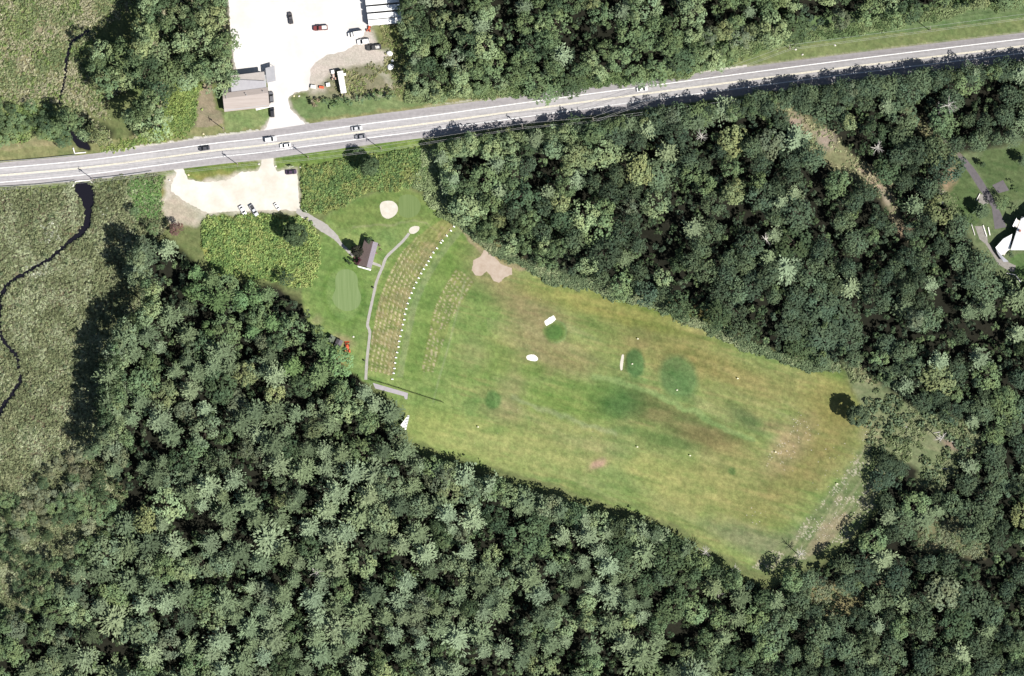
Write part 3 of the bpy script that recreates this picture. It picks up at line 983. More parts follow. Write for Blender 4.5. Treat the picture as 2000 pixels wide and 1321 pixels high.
sheet('putting_green', smooth([(655, 545), (661, 531), (675, 526), (690, 530), (698, 542), (699, 560), (705, 580), (699, 600), (678, 608), (658, 600), (649, 583), (655, 565)], True, 3), 0.02, GREENM)
sheet('putting_green', smooth([(781, 385), (798, 380), (816, 388), (822, 404), (814, 420), (797, 426), (781, 420), (779, 404)], True, 3), 0.02, GREENM2)

# creek water
m, nt, b = mat_new('creek_water')
b.inputs['Base Color'].default_value = (0.008, 0.007, 0.010, 1)
b.inputs['Roughness'].default_value = 0.12
no = nt.nodes.new('ShaderNodeTexNoise')
no.inputs['Scale'].default_value = 1.5
bu = nt.nodes.new('ShaderNodeBump')
bu.inputs['Strength'].default_value = 0.15
nt.links.new(no.outputs['Fac'], bu.inputs['Height'])
nt.links.new(bu.outputs['Normal'], b.inputs['Normal'])
WATER = m
sheet('creek', STREAM_SS, -0.55, WATER)
sheet('creek', STREAM_NS, -0.55, WATER)
sheet('creek', STREAM_B, -0.55, WATER)

# property on the right: drive, pads
ASPH2 = surf('drive_asphalt', hexc('8f898d'), hexc('7b767a'), 0.5, detail=8)
sheet('driveway', [(1870, 305), (1884, 307), (1902, 328), (1919, 353), (1937, 382), (1954, 415), (1966, 444), (1943, 448), (1937, 405), (1924, 385), (1914, 372), (1895, 342), (1880, 320)], 0.024, ASPH2)
sheet('driveway', [(1860, 296), (1850, 284), (1830, 262), (1810, 238), (1812, 236), (1833, 258), (1855, 280), (1872, 296), (1884, 307), (1870, 305)], 0.02, surf('worn_track', hexc('9a9388'), hexc('857f70'), 0.6))
sheet('parking_pad', [(1938, 362), (1959, 352), (1971, 372), (1950, 378)], 0.028, ASPH2)
sheet('concrete_pad', [(1912, 380), (1920, 380), (1931, 397), (1923, 402), (1911, 395)], 0.03, CONCRETE)
sheet('patio', [(1904, 442), (1920, 442), (1928, 460), (1929.5, 474), (1942, 488), (1947, 498.5), (1966, 511), (1984, 519), (1981, 531), (1972, 530), (1948.5, 516), (1940, 500), (1925, 477), (1913, 467)], 0.024, CONCRETE)

# ------------------------------------------------------------------ foliage meshes
def quads(C, U, Vv, shade, taper=None):
    """C centres, U/V half axes -> verts, faces (kite shaped leaves)"""
    n = len(C)
    P = np.empty((n, 4, 3))
    P[:, 0] = C - U
    P[:, 1] = C - Vv
    P[:, 2] = C + U
    P[:, 3] = C + Vv
    F = np.arange(4 * n).reshape(n, 4)
    return P.reshape(-1, 3), F, shade


def unit(a):
    return a / (np.linalg.norm(a, axis=-1, keepdims=True) + 1e-9)


def leaves_on(C, N, size, r, tilt=0.5):
    """leaf quads with normals near N"""
    N = unit(N + r.normal(0, tilt, N.shape))
    T = unit(np.cross(N, r.normal(0, 1, N.shape)))
    B = np.cross(N, T)
    s = np.asarray(size)[:, None]
    return T * s, B * s * 0.75


def broad_crown(r, R=4.0, H=13.0, ncl=18, per=34, lsz=0.36, flat=0.34):
    cc = []
    rad = []
    tries = 0
    cz = H * 0.66
    hz = H * flat
    asym = r.uniform(0.82, 1.18, 2)
    while len(cc) < ncl and tries < 600:
        tries += 1
        d = unit(r.normal(0, 1, 3))
        if d[2] < -0.35:
            continue
        k = r.uniform(0.55, 0.88)
        p = np.array([d[0] * R * k * asym[0], d[1] * R * k * asym[1], cz + d[2] * hz * k])
        q = r.uniform(0.20, 0.34) * R
        if all(np.linalg.norm((p - o) * (1, 1, 0.8)) > 0.62 * q + 0.2 * R * 0.6 for o in cc):
            cc.append(p)
            rad.append(q)
    Cs, Us, Vs, Sh = [], [], [], []
    for p, q in zip(cc, rad):
        n = int(per * (q / (0.27 * R)) ** 2)
        d = unit(r.normal(0, 1, (n, 3)))
        d[:, 2] = np.where(d[:, 2] < -0.15, -d[:, 2], d[:, 2])
        d = unit(d)
        k = r.uniform(0.75, 1.12, n)[:, None]
        C = p + d * q * k * np.array([1, 1, 0.8])
        out = unit(d + 0.5 * unit(p - np.array([0, 0, cz - hz * 0.3])))
        U, Vv = leaves_on(C, out, r.uniform(0.65, 1.25, n) * lsz, r, 0.42)
        Cs.append(C)
        Us.append(U)
        Vs.append(Vv)
        tone = r.uniform(0.85, 1.15)
        t = tone * r.uniform(0.8, 1.2, n)
        hue = r.uniform(-0.06, 0.06)
        Sh.append(np.stack([t * (1 + hue), t, t * (1 - hue)], 1))
    C = np.concatenate(Cs)
    return quads(C, np.concatenate(Us), np.concatenate(Vs), np.concatenate(Sh)), H, R


def pine_crown(r, R=4.3, H=17.0, levels=9, per=12, dens=1.0):
    Cs, Us, Vs, Sh = [], [], [], []
    z0 = 0.42 * H
    for li in range(levels):
        t = li / (levels - 1)
        z = z0 + (H * 0.97 - z0) * t
        rr_ = R * (1 - t) ** 0.62 * (0.85 + 0.2 * r.random()) + 0.35
        nb = int(r.integers(6, 9)) if t < 0.85 else 4
        ph = r.uniform(0, 6.28)
        for b_ in range(nb):
            if r.random() < 0.14 * (1 - t):
                continue
            a = ph + 2 * math.pi * b_ / nb + r.normal(0, 0.30)
            L = rr_ * r.uniform(0.7, 1.15)
            n = max(4, int(per * (0.35 + L / R)))
            s = r.uniform(0.12, 1.0, n) ** 0.8
            width = 0.24 * L * np.sin(np.clip(s, 0, 1) * 2.6) + 0.12
            lat = r.normal(0, 1, n) * width * 0.75
            dr = np.array([math.cos(a), math.sin(a), 0])
            sd_ = np.array([-math.sin(a), math.cos(a), 0])
            up = 0.20 * L * s ** 2 - 0.06 * L * s + r.normal(0, 0.10, n)
            C = dr * (s * L)[:, None] + sd_ * lat[:, None] + np.array([0, 0, 1.0]) * (z + up)[:, None]
            nrm = unit(dr * 0.45 + sd_ * (lat / (width + 0.01))[:, None] * 0.35 + np.array([0, 0, 1.0]))
            nrm = unit(nrm + r.normal(0, 0.25, nrm.shape))
            axis = unit(dr + sd_ * (lat / (width + 0.01))[:, None] * 0.55 + np.array([0, 0, 0.25]))
            B = unit(np.cross(nrm, axis))
            ln = r.uniform(0.30, 0.52, n)[:, None]
            Cs.append(C)
            Us.append(axis * ln)
            Vs.append(B * ln * 0.42)
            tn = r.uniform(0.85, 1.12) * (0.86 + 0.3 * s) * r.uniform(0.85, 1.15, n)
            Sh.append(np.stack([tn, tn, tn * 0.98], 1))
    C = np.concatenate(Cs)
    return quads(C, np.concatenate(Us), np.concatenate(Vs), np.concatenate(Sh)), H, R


def trunk_mesh(name, H, r0, mat, limbs=True, seed=0):
    rr = random.Random(seed)
    mb = MB()
    pts = [Vector((0, 0, -0.2)), Vector((rr.uniform(-.1, .1), rr.uniform(-.1, .1), H * 0.35)), Vector((rr.uniform(-.25, .25), rr.uniform(-.25, .25), H * 0.65)),
           Vector((rr.uniform(-.2, .2), rr.uniform(-.2, .2), H * 0.93))]
    rad = [r0, r0 * 0.75, r0 * 0.5, r0 * 0.12]
    rings = []
    for p, q in zip(pts, rad):
        rings.append([(p.x + q * math.cos(2 * math.pi * i / 6), p.y + q * math.sin(2 * math.pi * i / 6), p.z) for i in range(6)])
    mb.loft(rings)
    if limbs:
        for k in range(6):
            a = rr.uniform(0, 6.28)
            z = H * rr.uniform(0.4, 0.75)
            L = H * 0.17
            mb.tube((0, 0, z), (math.cos(a) * L, math.sin(a) * L, z + L * 0.6), r0 * 0.3, r0 * 0.08, 5, False)
    me = bpy.data.meshes.new(name)
    me.from_pydata(mb.v, [], mb.f)
    me.materials.append(mat)
    me.update()
    return me


NV = 11
rb = np.random.default_rng(21)
BROAD = [broad_crown(rb, R=4.0, H=13.0, ncl=int(rb.integers(16, 25)), per=44, lsz=0.30) for _ in range(NV)]
OAK = [broad_crown(rb, R=4.3, H=14.0, ncl=int(rb.integers(22, 32)), per=36, lsz=0.33, flat=0.26) for _ in range(NV)]
PINE = [pine_crown(rb, R=4.4 * rb.uniform(0.85, 1.15), H=17.0, levels=int(rb.integers(7, 12))) for _ in range(NV)]
LONE = [broad_crown(rb, R=4.3, H=12.0, ncl=36, per=110, lsz=0.34, flat=0.36) for _ in range(3)]
SHRUB = [broad_crown(rb, R=1.6, H=2.6, ncl=7, per=22, lsz=0.24, flat=0.42) for _ in range(5)]
SPRUCE = [pine_crown(rb, R=2.3, H=8.5, levels=11, per=9) for _ in range(3)]


def crown_mesh(kind, data):
    (Vv, F, sh), H, R = data
    return np_mesh(kind + '_crown', Vv, F, [LEAF], fcol=sh)


LIB = {}
for kind, arr, tr in (('broadleaf', BROAD, 0.2), ('oak', OAK, 0.24), ('pine', PINE, 0.22), ('shrub', SHRUB, 0.06), ('spruce', SPRUCE, 0.12), ('dense', LONE, 0.24)):
    LIB[kind] = [(crown_mesh(kind, d), trunk_mesh(kind + '_trunk', d[1], tr, BARK, limbs=kind in ('broadleaf', 'oak', 'dense'), seed=i), d) for i, d in enumerate(arr)]


def place_tree(kind, x, y, sc_, colr, name, label, cat, group, vi=None, hs=1.0):
    vi = random.randrange(len(LIB[kind])) if vi is None else vi
    cm, tm, d = LIB[kind][vi]
    e = empty(name, (x, y, 0), random.uniform(0, 6.28))
    e.scale = (sc_, sc_, sc_ * hs)
    tag(e, label, cat, group)
    t = link('trunk', tm, e)
    o = link('crown', cm, e)
    o.color = (*colr, 1)
    return e


class Bulk:
    """realises many crowns into one stuff mesh"""

    def __init__(s):
        s.V, s.F, s.C, s.n = [], [], [], 0
        s.tv = []
        s.tf = []
        s.tn = 0

    def add(s, data, x, y, sc_, colr, hs=1.0, z=0.0, trunk=None, rot=None):
        (Vv, F, sh), H, R = data
        a = random.uniform(0, 6.28) if rot is None else rot
        ca, sa = math.cos(a), math.sin(a)
        P = np.empty_like(Vv)
        P[:, 0] = (Vv[:, 0] * ca - Vv[:, 1] * sa) * sc_ + x
        P[:, 1] = (Vv[:, 0] * sa + Vv[:, 1] * ca) * sc_ + y
        P[:, 2] = Vv[:, 2] * sc_ * hs + z
        s.V.append(P.astype(np.float32))
        s.F.append(F + s.n)
        s.C.append((sh * np.asarray(colr)).astype(np.float32))
        s.n += len(P)
        if trunk:
            r = trunk * sc_
            h = H * sc_ * hs * 0.85
            q = np.array([(x + r, y, z), (x - r * .5, y + r * .87, z), (x - r * .5, y - r * .87, z), (x + r * .3, y, h), (x - r * .15, y + r * .26, h), (x - r * .15, y - r * .26, h)])
            s.V.append(q.astype(np.float32))
            s.F.append(np.array([(0, 1, 4, 3), (1, 2, 5, 4), (2, 0, 3, 5)]) + s.n)
            s.C.append(np.tile(np.array([0.10, 0.08, 0.06], np.float32), (3, 1)))
            s.n += 6

    def build(s, name, label):
        V_ = np.concatenate(s.V)
        F_ = np.concatenate(s.F)
        C_ = np.concatenate(s.C)
        o = link(name, np_mesh(name, V_, F_, [LEAF], fcol=C_))
        return tag(o, label, kind='stuff')


# ------------------------------------------------------------------ woods: stem positions
CLR_ALL = CLEAR
rt = np.random.default_rng(5)


def poisson(polys, dmin_f, ntry, excl=(), seed=1):
    r = np.random.default_rng(seed)
    allp = np.concatenate([np.array(p) for p in polys])
    x0, y0 = allp.min(0)
    x1, y1 = allp.max(0)
    cx = r.uniform(x0, x1, ntry)
    cy = r.uniform(y0, y1, ntry)
    ok = np.zeros(ntry, bool)
    for p in polys:
        ok |= poly_sd(cx, cy, p) < 0
    for p in excl:
        ok &= poly_sd(cx, cy, p) > 6
    cx, cy = cx[ok], cy[ok]
    D = dmin_f(cx, cy)
    cell = 40.0
    grid = {}
    out = []
    for x, y, d in zip(cx, cy, D):
        gx, gy = int(x // cell), int(y // cell)
        good = True
        for i in (-1, 0, 1):
            for j in (-1, 0, 1):
                for (qx, qy, qd) in grid.get((gx + i, gy + j), ()):
                    if (qx - x) ** 2 + (qy - y) ** 2 < ((d + qd) * 0.5) ** 2:
                        good = False
                        break
                if not good:
                    break
            if not good:
                break
        if good:
            grid.setdefault((gx, gy), []).append((x, y, d))
            out.append((x, y, d))
    return out


def dens_n(x, y):
    return 21 + 20 * vnoise(x, y, 60, 51) + r_d(x)


def r_d(x):
    return np.random.default_rng(3).uniform(-5, 10, np.shape(x))


stems = []
for zi, (polys, seed) in enumerate((([F_NW, F_NW2, F_NW3], 11), ([F_NW4], 12), ([F_N], 13), ([F_E], 14), ([F_S], 15))):
    ex = CLR_ALL if zi == 3 else ()
    n = {0: 5000, 1: 500, 2: 14000, 3: 42000, 4: 42000}[zi]
    f = dens_n if zi != 1 else (lambda x, y: 20 + 0 * x)
    for (x, y, d) in poisson(polys, f, n, ex, seed):
        stems.append((zi, x, y, d))

# dense outer rows along the edges of the woods
EDGE_ROWS = [(4, [(282, 468), (262, 540), (300, 560), (298, 612), (250, 645), (222, 700), (214, 760), (213, 850), (190, 880)], 15, 'tall'),
             (4, [(236, 700), (232, 760), (232, 850)], 17, 'tall'),
             (3, [(864, 296), (940, 284), (1000, 281), (1100, 262), (1170, 252)], 14, 'low'),
             (3, [(1170, 256), (1300, 233), (1400, 216), (1500, 200), (1560, 190), (1700, 171), (1850, 150), (2000, 135), (2080, 125)], 15, 'mid'),
             (3, [(868, 310), (878, 350), (900, 392), (925, 425), (960, 460)], 15, 'low'),
             (4, [(800, 902), (850, 914), (905, 930), (960, 950), (1030, 980), (1080, 990), (1150, 1015), (1200, 1030), (1270, 1040), (1330, 1076), (1380, 1106), (1440, 1138)], 15, 'edge'),
             (0, [(290, -40), (296, 30), (290, 75), (268, 105), (262, 140)], 15, 'tall'), (0, [(300, 185), (292, 215), (262, 232)], 14, 'tall'), (0, [(196, 110), (194, 150), (210, 178)], 14, 'mid'),
             (2, [(802, -40), (802, 60), (816, 110), (802, 150)], 16, 'mid')]
EDGE_H = {'tall': (20, 25), 'mid': (11, 13.5), 'low': (9, 12), 'edge': (13, 17)}
for (z_, pl, st_, hk) in EDGE_ROWS:
    for (a_, b_) in zip(pl[:-1], pl[1:]):
        L_ = math.hypot(b_[0] - a_[0], b_[1] - a_[1])
        n_ = max(1, int(L_ / st_))
        for j_ in range(n_):
            t_ = (j_ + rt.uniform(.2, .8)) / n_
            stems.append((z_, a_[0] + (b_[0] - a_[0]) * t_ + rt.uniform(-3, 3), a_[1] + (b_[1] - a_[1]) * t_ + rt.uniform(-3, 3), rt.uniform(22, 34), hk))
for (x, y, d) in poisson([TRANS], lambda x, y: 15 + 8 * vnoise(x, y, 50, 52), 9000, (), 19):
    stems.append((5, x, y, d))

# leaf base colours: picture value of a sunlit leaf clump divided by LK
LK = 1.80
TK = 1.25


def lc(h):
    return hexc(h, LK) * np.array([1.15, 1.18, 1.25])


TONES = {
    'pine_pale': lc('96a682'), 'pine_mid': lc('82926e'), 'pine_dark': lc('6c7b5e'),
    'leaf_pale': lc('9aac7c'), 'leaf_mid': lc('7c9064'), 'leaf_dark': lc('5c6e4e'), 'leaf_yellow': lc('959f6e'),
    'leaf_bright': lc('7d9864'), 'oak_dark': lc('586850'), 'oak_mid': lc('6a7b5c'), 'grey': lc('7f8a6c'), 'marsh_a': lc('8a9070'), 'marsh_b': lc('858568'),
}
trees = []
for st_ in stems:
    zi, x, y, d = st_[:4]
    edge = st_[4] if len(st_) > 4 else None
    big = float(vnoise(np.array([x]), np.array([y]), 90, 61)[0])
    hole = float(vnoise(np.array([x]), np.array([y]), 32, 71)[0])
    if edge:
        hole = 0.0
    u = rt.random()
    if zi == 4:
        p_pine = np.interp(x, [0, 150, 1100, 1350, 1500], [0.5, 0.66, 0.66, 0.4, 0.18])
        if y < 640 and x < 620:
            p_pine = 0.35
        if hole > 0.73:
            continue
        if u < p_pine * (0.6 if edge else 1):
            kind = 'pine'
            tone = 'pine_pale' if rt.random() < 0.38 + 0.7 * (big - 0.5) else ('pine_mid' if rt.random() < 0.75 else 'pine_dark')
        else:
            kind = 'broadleaf' if rt.random() < 0.7 else 'oak'
            tone = ['pine_mid', 'leaf_mid', 'leaf_dark', 'grey', 'leaf_yellow', 'leaf_pale'][int(rt.choice(6, p=[.28, .24, .16, .14, .06, .12]))]
            if x > 1150:
                tone = ['leaf_mid', 'leaf_dark', 'oak_mid', 'leaf_pale'][int(rt.choice(4, p=[.4, .3, .2, .1]))]
        if x > 380 and x < 690 and y < 600 + (x - 380) * 0.45 + 60 * (big) and y > 480:
            kind = 'broadleaf' if rt.random() < 0.6 else kind
            tone = 'leaf_bright' if rt.random() < 0.6 else 'leaf_mid'
        hgt = {'pine': 20.5, 'broadleaf': 16.0, 'oak': 16.5}[kind] * rt.uniform(0.74, 1.12)
        if y < road_y(x) + 0 or (x > 700 and zone_sd(np.array([x]), np.array([y]), [F_S])[0] > -22):
            hgt = min(hgt, 17.0)
        if y < 560:
            hgt *= 0.75
        elif x < 330 and y < 880:
            hgt *= 1.15
        if x < 150 or (x < 260 and y > 900):
            hgt *= 0.72
    elif zi == 3:
        if hole > (0.70 if x > 1300 else 0.80):
            continue
        west = np.interp(x, [900, 1350, 1600], [0, 0.75, 1.0])
        if rt.random() < 0.10 + 0.05 * (x > 1500):
            kind, tone = 'pine', 'pine_pale' if rt.random() < 0.6 else 'pine_mid'
        elif rt.random() < west * 0.8:
            kind, tone = 'oak', ('oak_dark' if rt.random() < 0.55 else 'oak_mid')
        else:
            kind = 'broadleaf'
            tone = ['leaf_pale', 'leaf_mid', 'leaf_dark', 'leaf_yellow', 'grey'][int(rt.choice(5, p=[.26, .42, .16, .1, .06]))]
            if west > 0.7:
                tone = ['leaf_mid', 'leaf_dark', 'leaf_yellow', 'oak_mid', 'grey'][int(rt.choice(5, p=[.38, .25, .14, .17, .06]))]
        hgt = rt.uniform(12, 18.5)
        if y - road_y(x) < 90:
            hgt = min(hgt, 14.5)
        if 1400 < x < 1760 and 600 < y < 800:
            hgt *= 0.55
        if x > 1650 and 750 < y < 960:
            hgt *= 0.6
    elif zi == 2:
        if hole > 0.74:
            continue
        kind = 'broadleaf' if rt.random() < 0.85 else ('oak' if rt.random() < 0.5 else 'pine')
        tone = ['leaf_pale', 'leaf_mid', 'leaf_dark', 'leaf_yellow', 'grey'][int(rt.choice(5, p=[.22, .44, .2, .06, .08]))]
        if kind == 'pine':
            tone = 'pine_pale'
        hgt = rt.uniform(11.5, 17)
        ry_ = road_y(x) - y
        if ry_ < 60:
            hgt *= 0.55
    elif zi == 0:
        kind = 'broadleaf' if rt.random() < 0.9 else 'oak'
        tone = ['leaf_pale', 'leaf_mid', 'leaf_yellow', 'leaf_dark'][int(rt.choice(4, p=[.34, .4, .16, .1]))]
        hgt = rt.uniform(13, 17) * (1.35 if y < 120 and x < 350 else 1.1)
    elif zi == 5:
        if hole > 0.72:
            continue
        kind = 'broadleaf'
        low_ = np.clip((y - 980) / 160 + x / 400, 0, 1)
        tone = ['marsh_a', 'marsh_b', 'leaf_mid', 'leaf_dark'][int(rt.choice(4, p=[.4 * (1 - low_), .2 * (1 - low_), .25 + .3 * low_, .15 + .3 * low_]))]
        hgt = rt.uniform(4, 8 + 6 * low_)
    else:
        kind = 'broadleaf'
        tone = 'leaf_mid' if rt.random() < 0.6 else 'leaf_dark'
        hgt = rt.uniform(3.5, 6.5)
    if edge:
        hgt = rt.uniform(*EDGE_H[edge])
    base_h = {'pine': 17.0, 'broadleaf': 13.0, 'oak': 14.0}[kind]
    base_R = {'pine': 4.4, 'broadleaf': 4.0, 'oak': 4.3}[kind]
    Rr = d * S * (0.74 if kind != 'pine' else 0.76) * rt.uniform(0.78, 1.3)
    sxy = Rr / base_R
    hs = hgt / base_h / sxy
    trees.append(dict(z=zi, x=x, y=y, kind=kind, tone=tone, s=sxy, hs=hs, R=Rr, h=hgt))


def spot_tone(c, k=0.12):
    f = rt.normal(1, k)
    h = rt.normal(0, 0.02)
    f = min(1.35, max(0.7, f))
    return np.array([c[0] * f * (1 + h), c[1] * f, c[2] * f * (1 - h * 1.5)])


TONE_WORD = {'pine_pale': 'pale grey green', 'pine_mid': 'mid green', 'pine_dark': 'dark green', 'leaf_pale': 'pale green', 'leaf_mid': 'mid green', 'leaf_dark': 'dark green',
             'leaf_yellow': 'yellowish green', 'leaf_bright': 'bright green', 'oak_dark': 'very dark green', 'oak_mid': 'deep green', 'grey': 'grey green', 'marsh_a': 'olive', 'marsh_b': 'brownish'}


def where_of(t):
    x, y = t['x'], t['y']
    if t['z'] == 0:
        return 'in the wood left of the white yard'
    if t['z'] == 1:
        return 'in the thicket above the left end of the road'
    if t['z'] == 2:
        if x < 1100:
            return 'in the wood directly right of the white yard'
        if x < 1500:
            return 'in the middle of the wood above the road'
        return 'in the wood above the top right grass strip'
    if t['z'] == 5:
        return 'in the thicket between brown marsh and lower wood'
    if t['z'] == 3:
        if y < 330 and x > 1520:
            return 'in the wood between road and driveway'
        if y > 1050:
            return 'in the bottom right corner of the wood'
        if x < 1200:
            return 'in the wood above the bare dirt patch'
        if x < 1550 and y < 430:
            return 'in the wood below the shaded road'
        if y < 640:
            return 'in the dense wood left of the house'
        return 'in the wood around the scrubby far clearing'
    if y < 650:
        return 'in the wood below the gravel car park'
    if x < 450 and y < 950:
        return 'in the wood beside the brown marsh'
    if x < 450:
        return 'in the bottom left corner of the wood'
    if x < 900 and y < 950:
        return 'in the wood beside the tee fence'
    if x < 900:
        return 'in the bottom middle of the wood'
    if x < 1250:
        return 'in the wood below the near range half'
    return 'in the wood below the far range half'


inview = [t for t in trees if 2 < t['x'] < 1998 and 2 < t['y'] < 1319]
pick = set()
R_MED = {}
for kinds in (('pine',), ('broadleaf', 'oak')):
    c = [t for t in inview if t['kind'] in kinds]
    c.sort(key=lambda t: -t['R'])
    R_MED[kinds[0] == 'pine'] = c[150]['R']
    for t in c[:298]:
        pick.add(id(t))
bulk_p, bulk_b = Bulk(), Bulk()
nind = 0
for t in trees:
    wx_, wy_ = W(t['x'], t['y'])
    colr = spot_tone(TONES[t['tone']])
    if id(t) in pick:
        sp = 'pine' if t['kind'] == 'pine' else 'broadleaf tree'
        wd = 'large' if t['R'] > R_MED[t['kind'] == 'pine'] else 'smaller'
        wh = where_of(t)
        place_tree(t['kind'], wx_, wy_, t['s'], colr, 'pine_tree' if sp == 'pine' else 'broadleaf_tree',
                   '%s %s %s %s' % (wd, TONE_WORD[t['tone']], sp, wh), 'tree', '%s %s %ss %s' % (wd, TONE_WORD[t['tone']], sp, wh), hs=t['hs'])
        nind += 1
    else:
        arr = {'pine': PINE, 'broadleaf': BROAD, 'oak': OAK}[t['kind']]
        (bulk_p if t['kind'] == 'pine' else bulk_b).add(arr[random.randrange(len(arr))], wx_, wy_, t['s'], colr, t['hs'], trunk=0.2)
under = poisson([F_NW, F_NW2, F_N, F_E, F_S], lambda x, y: 15 + 0 * x, 60000, CLR_ALL, 77)
UND = [broad_crown(rb, R=2.2, H=6.0, ncl=9, per=17, lsz=0.42, flat=0.30) for _ in range(6)]
for (x, y, d) in under:
    if vnoise(np.array([x]), np.array([y]), 32, 71)[0] > 0.69 and rt.random() < .2:
        continue
    wx_, wy_ = W(x, y)
    tn = ['leaf_dark', 'oak_dark', 'leaf_mid', 'pine_dark'][int(rt.choice(4, p=[.4, .3, .2, .1]))]
    bulk_b.add(UND[random.randrange(6)], wx_, wy_, rt.uniform(.7, 1.15), spot_tone(TONES[tn]) * 0.9, rt.uniform(.8, 1.5))
bulk_p.build('pine_wood', 'remaining pines filling the wood')
bulk_b.build('broadleaf_wood', 'remaining broadleaf trees filling the woods')
print('trees', len(trees), 'individual', nind)

# ------------------------------------------------------------------ low cover: tufts, scrub
def tuft(r, n=9, R=0.6, H=0.7, lsz=0.22):
    d = unit(r.normal(0, 1, (n, 3)))
    d[:, 2] = np.abs(d[:, 2])
    C = d * np.array([R, R, H]) * r.uniform(0.5, 1.0, n)[:, None]
    U, V_ = leaves_on(C, unit(d + (0, 0, 0.4)), r.uniform(0.7, 1.3, n) * lsz, r, 0.5)
    t = r.uniform(0.8, 1.2, n)
    return quads(C, U, V_, np.stack([t, t, t], 1)), H, R


TUFTS = [tuft(rb, 9, 0.55, 0.65, 0.26) for _ in range(12)]
TUFTB = [tuft(rb, 26, 1.2, 1.5, 0.34) for _ in range(12)]


def scatter(polys, n, cols, lib, smin, smax, seed, excl=(), nmask=None):
    r = np.random.default_rng(seed)
    allp = np.concatenate([np.array(p) for p in polys])
    x0, y0 = allp.min(0)
    x1, y1 = allp.max(0)
    A = (x1 - x0) * (y1 - y0)
    k = int(n)
    cx = r.uniform(x0, x1, k)
    cy = r.uniform(y0, y1, k)
    jx = (fbm(cx, cy, 20, 88) - 0.5) * 22 + r.normal(0, 2.5, k)
    jy = (fbm(cx, cy, 20, 89) - 0.5) * 22 + r.normal(0, 2.5, k)
    ok = np.zeros(k, bool)
    for p in polys:
        ok |= poly_sd(cx + jx, cy + jy, p) < 0
    for p in excl:
        ok &= poly_sd(cx, cy, p) > -0.5
    nn = fbm(cx, cy, 30, 90 + seed, 3)
    cols = [hexc(c, TK) for c in cols]
    for i in np.nonzero(ok)[0]:
        v = nn[i]
        if nmask is not None and r.random() < np.clip((nmask - v) * 8, 0, 1):
            continue
        q = int(np.clip((v - 0.3) / 0.4 + r.normal(0, 0.25), 0, 0.999) * len(cols))
        wx_, wy_ = W(cx[i], cy[i])
        LOW.add(lib[int(r.integers(len(lib)))], wx_, wy_, r.uniform(smin, smax), cols[q] * r.uniform(0.85, 1.25), z=-0.1, rot=r.uniform(0, 6.28))


ST = [STREAM_SS, STREAM_NS]
LOW = Bulk()
scatter([MARSH_SW], 52000, ['737a5a', '7e8663', '868e6b', '909a74', '8f9074', 'a4ac8a'], TUFTS, 0.7, 1.5, 1, ST)
scatter([MARSH_SW], 9000, ['647256', '74805e', '868e6a', '939874'], TUFTB, 0.5, 1.0, 2, ST, 0.52)
scatter([[(78, 440), (112, 432), (125, 470), (90, 485)], [(48, 522), (92, 512), (98, 538), (60, 548)], [(188, 405), (205, 400), (208, 425), (190, 428)]], 700, ['b4baa2', 'c4c8b4'], TUFTS, .8, 1.5, 21, ST)
LOW.build('marsh_vegetation', 'low brown green marsh plants beside the creek')
LOW = Bulk()
scatter([MARSH_NW, F_NW4, F_NW2, F_NW3, F_NW], 22000, ['7c8a62', '8b966c', '989f78', 'a6a784', 'b0ad90'], TUFTS, 0.7, 1.3, 3, ST)
scatter([MARSH_NW], 4000, ['6a8050', '7e9258', '93a06c'], TUFTB, 0.4, 0.9, 4, ST, 0.55)
scatter([F_NW4], 2500, ['6a8050', '7e9258', '93a06c'], TUFTB, 0.6, 1.1, 41, ST)
LOW.build('meadow_vegetation', 'olive green meadow plants at the top left')
LOW = Bulk()
scatter([SCRUB_1], 5000, ['7c955c', '879f60', '95aa66', 'a0ad6c'], TUFTS, 0.8, 1.8, 5)
scatter([SCRUB_1], 1300, ['6c8852', '7f985a', '92a664', 'a0ab6c'], TUFTB, 0.5, 1.1, 6)
scatter([SCRUB_2], 9000, ['6c8654', '789058', '86985c', '8f985e'], TUFTS, 0.8, 1.8, 7)
scatter([SCRUB_2], 2400, ['647c50', '718856', '80945c', '8b935e'], TUFTB, 0.5, 1.1, 8)
scatter([SCRUB_3], 3500, ['7d8d64', '8d9c72', '9dab80'], TUFTB, 0.6, 1.1, 9)
scatter([[(255, 350), (318, 345), (316, 380), (305, 430), (270, 430), (250, 380)]], 1500, ['6c8c56', '7c985e'], TUFTS, 0.8, 1.6, 10)
LOW.build('scrub', 'bright green scrub around the car park and range')
LOW = Bulk()
scatter([CLEAR[4], [(1640, 700), (1740, 745), (1740, 850), (1700, 860), (1690, 800)]], 3600, ['64724f', '74825a', '84906a', '929a76'], TUFTB, 0.45, 0.95, 11, nmask=0.50)
scatter([CLEAR[0], CLEAR[1], CLEAR[2]], 5200, ['86926a', '98a078', 'a8a684'], TUFTS, 0.7, 1.6, 12, nmask=0.5)
scatter([CLEAR[5], CLEAR[6], CLEAR[7]], 5000, ['748462', '868f72'], TUFTB, 0.4, 0.9, 13, nmask=0.5)
EDGE = [[(905, 430), (960, 480), (1030, 515), (1080, 525), (1150, 548), (1290, 592), (1400, 640), (1480, 672), (1560, 704), (1640, 718), (1640, 728), (1560, 716), (1480, 690), (1400, 656), (1290, 606), (1150, 564), (1060, 545), (1020, 522), (950, 488), (900, 440)]]
scatter(EDGE, 90000, ['6f8060', '7f8e6a', '929c78'], TUFTB, 0.4, 1.0, 14)
